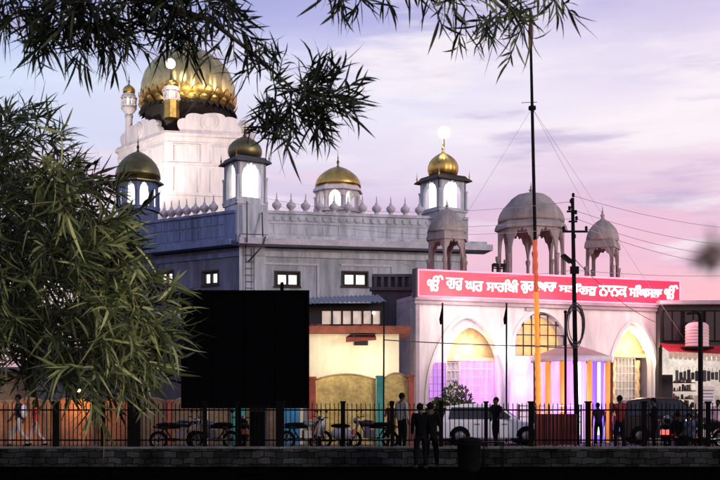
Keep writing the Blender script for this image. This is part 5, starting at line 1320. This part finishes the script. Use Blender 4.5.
def motorcycle(xp, Y, rz, label, paint, lit=None):
    r = empty('motorcycle', P(xp, Y), label, 'motorcycle', 'two wheelers parked behind the fence', rz)
    wheel(r, .64, .30); wheel(r, -.62, .30)
    m2 = MB(); m2.ball((.16, 0, .82), .19, 14, 8, (1.5, .72, .72)); m2.build('fuel_tank', paint, r, local=True)
    m2 = MB(); m2.ball((-.32, 0, .80), .20, 14, 8, (2.0, .62, .36)); m2.box((-.30, 0, .76), (.7, .22, .08)); m2.build('seat', M['rubber'], r, local=True, bevel=.02)
    m2 = MB(); m2.box((.10, 0, .48), (.34, .26, .26)); m2.box((.16, 0, .64), (.16, .18, .16)); 
    for k in range(4): m2.box((.16, 0, .60 + .04 * k), (.22, .24, .012))
    m2.build('engine', M['chrome'], r, local=True, bevel=.015)
    m2 = MB()
    for sy in (-.09, .09): m2.tube([(.64, sy, .30), (.46, sy, .92)], .024)
    m2.build('fork', M['chrome'], r, local=True)
    m2 = MB(); m2.tube([(.36, -.36, 1.06), (.44, -.2, 1.04), (.46, 0, 1.0), (.44, .2, 1.04), (.36, .36, 1.06)], .016); m2.build('handlebar', M['darksteel'], r, local=True)
    for sy in (-.3, .3):
        m2 = MB(); m2.tube([(.42, sy, 1.05), (.44, sy, 1.2)], .008); m2.ball((.44, sy, 1.24), .06, 8, 6, (.4, 1.1, .8)); m2.build('mirror', M['darksteel'], r, local=True)
    m2 = MB(); m2.ball((.55, 0, .92), .11, 12, 8, (.8, 1, 1)); m2.build('headlight', lit or M['chrome'], r, local=True)
    m2 = MB(); m2.tube([(.10, .13, .36), (-.1, .15, .28), (-.75, .17, .36)], [.025, .035, .045]); m2.build('exhaust', M['chrome'], r, local=True)
    m2 = MB(); m2.tube([(.46, 0, .9), (.1, 0, .7), (-.5, 0, .68), (-.8, 0, .74)], .03); m2.tube([(.4, 0, .85), (.2, 0, .36), (-.2, 0, .34), (-.4, 0, .66)], .025); m2.tube([(-.2, .1, .36), (-.62, .1, .30)], .025); m2.tube([(-.62, .12, .3), (-.45, .12, .7)], .03); m2.build('frame', M['darksteel'], r, local=True)
    for cx_ in (.64, -.62):
        m2 = MB(); pts = [(cx_ + .34 * math.cos(R(a)), .30 + .34 * math.sin(R(a))) for a in range(30, 160, 13)]
        vs = [(p_[0], sy, p_[1]) for p_ in pts for sy in (-.06, .06)]; m2.add(vs, [(2 * i, 2 * i + 1, 2 * i + 3, 2 * i + 2) for i in range(len(pts) - 1)], True); m2.build('mudguard', paint, r, local=True)
    m2 = MB(); m2.box((-.86, 0, .72), (.06, .14, .08)); m2.build('tail_lamp', M['redpaint'], r, local=True, bevel=.01)
    return r
def scooter(xp, Y, rz, label, paint, tail=None):
    r = empty('scooter', P(xp, Y), label, 'scooter', 'two wheelers parked behind the fence', rz)
    wheel(r, .58, .23, .10); wheel(r, -.52, .23, .10)
    m2 = MB(); vs = []; fs = []
    prof = [(.50, .34, .16), (.44, .5, .22), (.36, .75, .23), (.33, .92, .18)]
    for (x_, z_, w_) in prof: vs += [(x_ - .06, -w_, z_), (x_ + .05, -w_ * .5, z_ + .02), (x_ + .08, 0, z_ + .03), (x_ + .05, w_ * .5, z_ + .02), (x_ - .06, w_, z_)]
    for i in range(3):
        for j in range(4): fs.append((i * 5 + j, i * 5 + j + 1, i * 5 + j + 6, i * 5 + j + 5))
    m2.add(vs, fs, True); sh_ = m2.build('front_shield', paint, r, local=True); so_ = sh_.modifiers.new('s', 'SOLIDIFY'); so_.thickness = .03
    m2 = MB(); m2.box((.14, 0, .28), (.5, .30, .06)); m2.build('footboard', M['rubber'], r, local=True, bevel=.01)
    m2 = MB(); m2.ball((-.42, 0, .50), .26, 16, 10, (1.65, .74, .82)); m2.build('rear_body', paint, r, local=True)
    m2 = MB(); m2.ball((-.34, 0, .76), .18, 14, 8, (2.0, .72, .42)); m2.build('seat', M['rubber'], r, local=True)
    m2 = MB(); m2.tube([(.28, -.34, 1.02), (.34, -.15, 1.02), (.35, 0, 1.0), (.34, .15, 1.02), (.28, .34, 1.02)], .02); m2.tube([(.35, 0, .98), (.56, 0, .26)], .03); m2.build('handlebar', M['darksteel'], r, local=True)
    m2 = MB(); m2.ball((.37, 0, 1.0), .12, 12, 8, (.9, 1.1, .8)); m2.build('headlight', M['chrome'], r, local=True)
    for sy in (-.3, .3):
        m2 = MB(); m2.tube([(.31, sy, 1.03), (.33, sy * 1.1, 1.18)], .008); m2.ball((.33, sy * 1.1, 1.22), .06, 8, 6, (.4, 1.1, .8)); m2.build('mirror', M['darksteel'], r, local=True)
    m2 = MB(); pts = [(.58 + .27 * math.cos(R(a)), .23 + .27 * math.sin(R(a))) for a in range(25, 150, 14)]
    m2.add([(p_[0], sy, p_[1]) for p_ in pts for sy in (-.07, .07)], [(2 * i, 2 * i + 1, 2 * i + 3, 2 * i + 2) for i in range(len(pts) - 1)], True); m2.build('mudguard', paint, r, local=True)
    m2 = MB(); m2.box((-.84, 0, .58), (.05, .26, .15)); m2.build('tail_lamp', tail or M['redpaint'], r, local=True, bevel=.01)
    return r
silver = pbr('silver_bike_paint', (.20, .20, .21), .35, .2, noise=.3); blackp = pbr('black_bike_paint', (.012, .012, .014), .25, noise=.2); redp = pbr('red_bike_paint', (.04, .006, .006), .4, noise=.3); whitep = pbr('white_scooter_paint', (.45, .43, .42), .35, noise=.4)
motorcycle(178, 33.6, R(12), 'black motorcycle under the left edge of the black board', blackp)
motorcycle(213, 34.0, R(168), 'motorcycle with pale silver tank under the black board', silver)
scooter(243, 33.9, R(100), 'dark scooter parked end on between the board posts', blackp)
motorcycle(305, 34.0, R(20), 'silver motorcycle just right of the black board', silver)
scooter(331, 33.8, R(155), 'white fronted scooter leaning before the yellow wall', whitep)
motorcycle(372, 34.2, R(165), 'red motorcycle beside the two talking people', redp)
scooter(666.5, 33.6, R(70), 'scooter with glowing red tail lamp behind the fence', blackp, M['taillamp'])
lamp_point('tail_lamp_light', (px(667, 33), 32.7, .5), 1.0, (1, .08, .06), .05)
motorcycle(704, 34.6, R(190), 'dark motorcycle with lit headlamp by the street lamp post', blackp, M['headlit'])
# pale green cooler box lid, brightness put in as emission, seen between the two seated figures and the car
ck = empty('cool_box', (px(681, 34.6), 34.6, 0), 'pale yellow green box behind the seated dark figure', 'box')
m_ = MB(); m_.box((px(681, 34.6), 34.6, pz(424.5, 34.6)), (.66, .4, .18)); m_.build('lid', M['plate'], ck, bevel=.02)
m_ = MB(); m_.box((px(681, 34.6), 34.6, (pz(424.5, 34.6) - .092) / 2), (.60, .36, pz(424.5, 34.6) - .094)); m_.build('box_body', M['shopdark'], ck, bevel=.02)

def car(xp, Y, rz, label, paint, L=3.75, Hc=1.48, name='parked_car'):
    r = empty(name, P(xp, Y), label, 'car', 'cars parked before the hall', rz)
    hl = L / 2; hb = Hc * .60
    low = [(-hl, .34), (-hl - .01, .62), (-hl + .08, hb), (hl * .46, hb + .02), (hl * .86, hb - .14), (hl, hb - .28), (hl + .02, .36), (hl - .05, .24), (-hl + .06, .24)]
    m2 = MB(); n_ = len(low); W_ = .83
    vs = []
    for y, sc_ in ((-W_, .97), (-W_ + .07, 1), (W_ - .07, 1), (W_, .97)):
        vs += [(p_[0] * sc_, y, .55 + (p_[1] - .55) * sc_) for p_ in low]
    fs = [list(range(n_)), [3 * n_ + i for i in range(n_)]]
    for q in range(3):
        for i in range(n_): fs.append((q * n_ + i, q * n_ + (i + 1) % n_, (q + 1) * n_ + (i + 1) % n_, (q + 1) * n_ + i))
    m2.add(vs, fs); b_ = m2.build('body', paint, r, local=True, bevel=.05)
    up = [(-hl + .10, hb - .02, .79), (-hl + .30, Hc - .10, .64), (-hl * .45, Hc, .60), (hl * .02, Hc - .01, .60), (hl * .14, Hc - .07, .62), (hl * .52, hb, .78)]
    m2 = MB(); vs = [(x_, -w_, z_) for x_, z_, w_ in up] + [(x_, w_, z_) for x_, z_, w_ in up]; k = len(up)
    m2.add(vs, [(i, i + 1, k + i + 1, k + i) for i in range(k - 1)] + [list(range(k)), list(range(k, 2 * k)), (0, k, 2 * k - 1, k - 1)]); m2.build('roof', paint, r, local=True, bevel=.03)
    for sy in (-1, 1):       # side windows, proud of the pillars
        for (xa, xb, xc, xd) in ((-hl + .32, -.24, -.24, -hl + .44), (-.17, hl * .40, hl * .13, -.17)):
            def wy(z): return .79 - (.79 - .60) * (z - hb) / (Hc - hb) + .022
            za, zb = hb + .05, Hc - .12
            m2 = MB(); qs = [(xa, sy * wy(za), za), (xb, sy * wy(za), za), (xc, sy * wy(zb), zb), (xd, sy * wy(zb), zb)]
            q2 = [(a, b - sy * .03, c) for a, b, c in qs]; m2.add(qs + q2, [(0, 1, 2, 3), (7, 6, 5, 4), (0, 4, 5, 1), (1, 5, 6, 2), (2, 6, 7, 3), (3, 7, 4, 0)]); m2.build('window', M['glass_dark'], r, local=True)
    m2 = MB(); a, b = Vector((hl * .50, 0, hb + .05)), Vector((hl * .17, 0, Hc - .09)); nn = Vector((b.z - a.z, 0, a.x - b.x)).normalized() * .02
    m2.add([a + nn + Vector((0, -.68, 0)), a + nn + Vector((0, .68, 0)), b + nn + Vector((0, .55, 0)), b + nn + Vector((0, -.55, 0))], [(0, 1, 2, 3)]); m2.build('windscreen', M['glass_dark'], r, local=True)
    m2 = MB(); a, b = Vector((-hl + .12, 0, hb + .05)), Vector((-hl + .28, 0, Hc - .14)); nn = Vector((-(b.z - a.z), 0, -(a.x - b.x))).normalized() * .02
    m2.add([a + nn + Vector((0, -.66, 0)), a + nn + Vector((0, .66, 0)), b + nn + Vector((0, .56, 0)), b + nn + Vector((0, -.56, 0))], [(0, 1, 2, 3)]); m2.build('rear_window', M['glass_dark'], r, local=True)
    for x_ in (-hl * .62, hl * .64):
        for sy in (-1, 1):
            m2 = MB(); prof = [(.02, -.10), (.30, -.10), (.31, -.04), (.31, .04), (.30, .09), (.2, .10), (.02, .10)]
            rot_ = Matrix.Rotation(R(-90 * sy), 3, 'X'); tmp = MB(); tmp.lathe(prof, (0, 0, 0), 24)
            m2.add([rot_ @ v + Vector((x_, sy * .76, .31)) for v in tmp.v], tmp.f, True); w_ = m2.build('wheel', M['rubber'], r, local=True)
            m3 = MB(); tmp = MB(); tmp.lathe([(.02, .10), (.19, .10), (.20, .115), (.12, .125), (.02, .13)], (0, 0, 0), 20)
            m3.add([rot_ @ v + Vector((x_, sy * .76, .31)) for v in tmp.v], tmp.f, True); m3.build('rim', M['chrome'], w_, local=True)
            m2 = MB(); m2.plate(Vector((x_, sy * .832, .31)), Vector((1, 0, 0)), Vector((0, -sy, 0)), [(.37 * math.cos(PI * i / 16), .37 * math.sin(PI * i / 16)) for i in range(17)], .02); m2.build('wheel_arch', M['rubber'], r, local=True)
    for sy in (-1, 1):
        m2 = MB(); m2.box((hl - .05, sy * .62, hb - .30), (.16, .26, .13)); m2.build('headlight', M['headlit'] if name == 'van' else M['chrome'], r, local=True, bevel=.03)
        m2 = MB(); m2.box((-hl + .02, sy * .66, hb - .12), (.10, .18, .26)); m2.build('tail_lamp', M['redpaint'], r, local=True, bevel=.03)
        m2 = MB(); m2.box((hl * .34, sy * .90, hb + .06), (.12, .16, .11)); m2.build('mirror', paint, r, local=True, bevel=.03)
        for x_ in (-.55, .42): 
            m2 = MB(); m2.box((x_, sy * .845, hb - .13), (.18, .03, .035)); m2.build('handle', M['chrome'], r, local=True)
    m2 = MB(); m2.box((hl, 0, .40), (.06, 1.5, .16)); m2.box((-hl, 0, .40), (.06, 1.5, .16)); m2.build('bumper', M['rubber'], r, local=True, bevel=.02)
    return r
car(489, 37.4, R(2), 'white hatchback car parked before the left hall arch', M['white_paint'], 3.75, 1.46)
car(668, 37.8, R(-4), 'dark car with pale lit roof parked before the right hall arch', pbr('dark_maroon_car_paint', (.012, .005, .006), .35, noise=.1), 3.7, 1.68)

# bin, table and cabinet in the dark
dn = empty('waste_bin', P(469, 28.8, GZ), 'dark tapering waste bin on the near ground before the white car', 'bin')
m_ = MB(); X = px(469, 28.8); m_.lathe([(.26, 0), (.30, .1), (.33, .74), (.36, .76), (.36, .82), (.31, .84)], (X, 28.8, GZ - .02), 18); m_.build('bin_body', M['rubber'], dn)
m_ = MB(); m_.lathe([(.36, .82), (.30, .92), (.05, .96)], (X, 28.8, GZ), 18); m_.build('lid', M['rubber'], dn)
tb = empty('side_table', P(493, 28.9, GZ), 'small dark table with thin legs beside the waste bin', 'table')
m_ = MB(); X = px(493, 28.9); m_.box((X, 28.9, GZ + .80), (.56, .44, .04)); m_.build('table_top', M['rubber'], tb)
for sx in (-1, 1):
    for sy in (-1, 1): m_ = MB(); m_.tube([(X + sx * .25, 28.9 + sy * .19, GZ + .78), (X + sx * .26, 28.9 + sy * .2, GZ - .02)], .016); m_.build('leg', M['iron'], tb)
ub = empty('utility_cabinet', P(259, 32.2), 'dark purple grey utility cabinet under the black board', 'cabinet')
m_ = MB(); X = px(258.5, 32.2); m_.prism([(X - .26, 31.95), (X + .26, 31.95), (X + .26, 32.45), (X - .26, 32.45)], 0, 1.34); m_.build('cabinet_body', pbr('dark_purple_grey_paint', (.02, .018, .035), .6, noise=.3), ub, bevel=.02)
m_ = MB(); m_.box((X, 32.2, 1.38), (.62, .62, .07)); m_.build('lid', M['iron'], ub)
m_ = MB(); m_.box((X, 31.935, .70), (.44, .02, 1.1)); m_.build('door', M['iron'], ub)

# ------------------------------------------------------------------ foliage
def leaf(mb, p, d, L, w, bend, nrm):
    d = d.normalized(); s = d.cross(nrm)
    if s.length < .05: s = d.cross(Vector((.3, .8, .5)))
    s.normalize(); u = s.cross(d)
    crl, crs = ru(-.55, .55), ru(-.45, .45)
    rows = [(0, .12), (.22, .8), (.5, 1.0), (.78, .62), (1.0, .03)]
    vs = []; b = len(mb.v)
    for t_, wv in rows:
        c = p + d * (L * t_) + Vector((0, 0, -1)) * (bend * L * t_ * t_) + u * (crl * L * t_ * t_) + s * (crs * L * t_ * t_)
        vs.append(c - s * (w * wv)); vs.append(c + u * (w * .25 * wv)); vs.append(c + s * (w * wv))
    mb.v += vs
    for i in range(4):
        for j in range(2): mb.f.append([b + i * 3 + j, b + i * 3 + j + 1, b + i * 3 + j + 4, b + i * 3 + j + 3]); mb.sm.append(True)
def rvec():
    while True:
        v = Vector((ru(-1, 1), ru(-1, 1), ru(-1, 1)))
        if .05 < v.length < 1: return v.normalized()
def sprig(lm, sm, p, d, Ls, nl, L, w, droop):
    """a twig with narrow leaves standing off it at all sides, crowding to the tip"""
    d = d.normalized(); pts = []
    for i in range(5):
        t_ = i / 4; pts.append(p + d * (Ls * t_) + Vector((0, 0, -droop * Ls * t_ * t_)))
    sm.tube(pts, [.004, .0035, .003, .002, .0012], 4)
    for i in range(nl):
        t_ = .15 + .85 * (i + ru(0, .6)) / nl; t_ = min(t_, 1); q = p + d * (Ls * t_) + Vector((0, 0, -droop * Ls * t_ * t_))
        axis = (d + Vector((0, 0, -droop * t_))).normalized()
        rad = rvec(); rad = (rad - axis * rad.dot(axis))
        if rad.length < .1: continue
        rad.normalize(); sp_ = ru(.45, 1.7) * (1.15 - .45 * t_)
        leaf(lm, q, axis + rad * sp_, L * ru(.45, 1.25), w * ru(.65, 1.25), ru(.0, .30), rvec())

def crown(spheres, Y0, Y1, dens, axis_fn, L, w, nl, Ls, droop):
    lm, sm = MB(), MB()
    for (xp, yp, rp_) in spheres:
        Yc = (Y0 + Y1) / 2; c = at(xp, yp, Yc); r_ = rp_ * Yc / F
        k = int(dens * (rp_ / 40.0) ** 2.2) + 1
        for _ in range(k):
            v = rvec() * (rnd() ** .45); p = c + Vector((v.x * r_, v.y * min((Y1 - Y0) / 2, r_ * 1.3), v.z * r_))
            sprig(lm, sm, p - axis_fn(v) * Ls * .5, axis_fn(v), Ls * ru(.7, 1.25), nl, L, w, droop * ru(.4, 1.4))
    return lm, sm
def build_crown(lm, sm, mat, parent):
    k = len(lm.f); lm.add(sm.v, sm.f, True); o = lm.build('crown', mat, parent)
    o.data.materials.append(M['bark'])
    o.data.polygons.foreach_set('material_index', [0 if i < k else 1 for i in range(len(lm.f))]); return o
# left tree
lt = empty('leafy_tree', (-3.6, 5.6, GZ), 'big tree with narrow leaves filling the left side of the view', 'tree')
m_ = MB(); m_.tube([(-3.6, 5.6, GZ - .05), (-3.55, 5.6, .6), (-3.4, 5.65, 1.4), (-3.2, 5.6, 2.2), (-3.0, 5.6, 3.0)], [.20, .16, .14, .11, .07], 12); m_.build('trunk', M['bark'], lt)
for pts in ([(-3.45, 5.62, 1.3), (-2.6, 5.6, 1.8), (-1.9, 5.6, 2.0), (-1.45, 5.5, 2.1)], [(-3.3, 5.62, 1.7), (-2.5, 5.6, 2.2), (-1.9, 5.5, 2.45), (-1.5, 5.4, 2.4)], [(-3.1, 5.6, 2.5), (-2.4, 5.5, 2.75), (-1.7, 5.3, 2.85)]):
    m_ = MB(); m_.tube(pts, [.06 - .045 * i / (len(pts) - 1) for i in range(len(pts))], 8); m_.build('limb', M['bark'], lt)
SL = [(-10, 150, 70), (45, 165, 50), (15, 210, 62), (80, 195, 40), (75, 235, 50), (108, 225, 30), (35, 265, 58), (95, 280, 46), (128, 272, 30), (10, 310, 50), (70, 325, 50), (122, 322, 42), (146, 312, 30), (95, 362, 36), (136, 350, 28), (55, 362, 28), (35, 340, 34), (158, 340, 20), (150, 366, 16), (100, 372, 20), (20, 122, 26), (66, 146, 20), (-20, 230, 60), (-20, 330, 46)]
ax = lambda v: (Vector((.55, -.35, .05)) + v * .9 + rvec() * .55)
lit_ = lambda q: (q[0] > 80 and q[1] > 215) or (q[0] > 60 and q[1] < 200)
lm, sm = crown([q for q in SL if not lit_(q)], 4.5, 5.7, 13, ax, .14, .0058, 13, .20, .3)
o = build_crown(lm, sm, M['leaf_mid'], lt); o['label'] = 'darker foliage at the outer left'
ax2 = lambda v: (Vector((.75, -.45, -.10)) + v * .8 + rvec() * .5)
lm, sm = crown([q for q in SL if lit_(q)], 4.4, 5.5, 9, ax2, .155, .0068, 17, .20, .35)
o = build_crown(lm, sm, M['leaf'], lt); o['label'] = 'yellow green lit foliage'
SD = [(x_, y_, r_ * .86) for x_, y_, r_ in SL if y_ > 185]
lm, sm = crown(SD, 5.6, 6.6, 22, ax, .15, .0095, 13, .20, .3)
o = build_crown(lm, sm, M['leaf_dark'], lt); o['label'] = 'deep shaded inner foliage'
# overhead tree: its limb passes just above the picture and lets sprays hang into it
ot = empty('overhanging_tree', (-2.7, 3.9, GZ), 'tree whose dark sprays of narrow leaves hang down from above', 'tree')
top = lambda x_, y_, Y=4.2: at(x_, y_, Y)
m_ = MB(); m_.tube([(-2.7, 3.9, GZ - .05), (-2.65, 3.9, 1.2), (-2.5, 3.95, 2.4), (-2.3, 4.0, 3.1), (-1.7, 4.1, 3.35)], [.17, .14, .12, .10, .07], 12); m_.build('trunk', M['bark'], ot)
for pts, r0 in (([(-2.3, 4.0, 3.1), (-1.7, 4.1, 3.32), tuple(top(150, -28)), tuple(top(330, -26)), tuple(top(470, -24)), tuple(top(560, -20))], .05), ([tuple(top(60, -32)), tuple(top(130, -5)), tuple(top(210, 20)), tuple(top(255, 55)), tuple(top(300, 95))], .018), ([tuple(top(470, -24)), tuple(top(505, 0)), tuple(top(525, 25))], .012), ([tuple(top(10, -30)), tuple(top(60, -2)), tuple(top(110, 25))], .016)):
    m_ = MB(); k = len(pts); m_.tube(pts, [r0 * (1 - .8 * i / (k - 1)) for i in range(k)], 7); m_.build('limb', M['bark'], ot)
down = lambda v: (Vector((.15, -.1, -.40)) + v * .9 + rvec() * .7)
lm, sm = crown([(10, 0, 40), (55, 6, 38), (105, 10, 38), (150, 10, 34), (190, 4, 36), (222, 20, 24), (90, -15, 50), (200, -10, 40), (25, 25, 24), (70, 35, 20), (120, 45, 20), (155, 44, 14), (236, 36, 16), (40, 40, 14)], 3.7, 4.7, 18, down, .115, .0056, 12, .14, .2)
out_ = lambda v: (Vector((.35, -.1, .05)) + v * 1.3 + rvec() * .45)
l2, s2 = crown([(256, 60, 14), (278, 86, 24), (302, 90, 30), (325, 94, 26), (300, 112, 26), (270, 112, 20), (342, 98, 18), (262, 128, 12), (318, 122, 20)], 3.8, 4.6, 21, out_, .115, .0056, 12, .12, .15)
l3, s3 = crown([(345, -8, 18), (375, -10, 16), (330, -14, 16), (400, -16, 12)], 3.9, 4.5, 15, down, .115, .0056, 10, .11, .2)
for a, b in ((lm, sm), (l2, s2), (l3, s3)): build_crown(a, b, M['leaf_dark'], ot)
l4, s4 = crown([(455, -8, 20), (480, 0, 23), (510, 5, 25), (540, -1, 22), (560, -10, 16), (496, 24, 15), (522, 24, 15), (430, -12, 14)], 3.9, 4.5, 20, down, .112, .0056, 11, .12, .2)
o = build_crown(l4, s4, M['leaf_mid'], ot); o['label'] = 'greyish green spray of leaves at top centre'

# withered leaf cluster very near the lens at the right edge, out of focus
YW = .22
wt_ = empty('withered_twig', at(725, 252, YW), 'blurred brown withered leaf tip reaching in from the right edge', 'twig')
m_ = MB(); m_.tube([at(790, 200, YW + .04), at(745, 236, YW + .01), at(714, 250, YW)], [.0003, .00025, .0002], 5); m_.build('stem', M['bark'], wt_)
m_ = MB()
for k in range(40): leaf(m_, at(709 + ru(-8, 12), 251 + ru(-10, 10), YW + ru(-.003, .003)), rvec(), .0042, .0012, .2, rvec())
m_.build('withered_leaves', M['dryleaf'], wt_)

# shrubs before the hall
def shrub(xp, Y, hh, ww, label):
    e_ = empty('shrub', P(xp, Y), label, 'shrub', 'shrubs before the left arch')
    lm = MB(); sm = MB(); c = Vector(P(xp, Y, hh * .55))
    for k in range(7):
        a = ru(0, 6.28); sm.tube([Vector(P(xp, Y)), Vector(P(xp, Y, hh * .35)) + Vector((math.cos(a), math.sin(a), 0)) * ww * .2, Vector(P(xp, Y, hh * ru(.6, .95))) + Vector((math.cos(a), math.sin(a), 0)) * ww * .4], [.02, .012, .004], 5)
    for k in range(760):
        v = rvec() * (rnd() ** .4); p = c + Vector((v.x * ww * .5, v.y * ww * .5, v.z * hh * .48)) 
        leaf(lm, p, v + Vector((0, 0, .5)) + rvec() * .6, ru(.14, .26), ru(.03, .05), .3, rvec())
    lm.build('foliage', M['shrub'], e_); sm.build('stem', M['bark'], e_)
shrub(456, 38.75, 2.15, 1.25, 'taller green shrub standing before the purple lit left arch')
shrub(439, 38.8, 1.6, .9, 'lower green shrub at the left end of the hall front')
shrub(467, 38.7, 1.55, .8, 'small green shrub below the pink curtain')
pl = empty('planter', P(455, 38.3), 'long low pale planter trough in front of the shrubs', 'planter')
m_ = MB(); m_.box((px(453, 38.35), 38.35, .55), (1.6, .12, .56)); m_.build('front', M['shopwall'], pl, bevel=.01)
m_ = MB(); m_.box((px(453, 38.35), 38.35, .85), (1.7, .2, .05)); m_.build('rim', M['cornice'], pl)
m_ = MB(); m_.box((px(453, 38.35), 38.355, .13), (1.5, .1, .26)); m_.build('base', M['hall_trim'], pl)
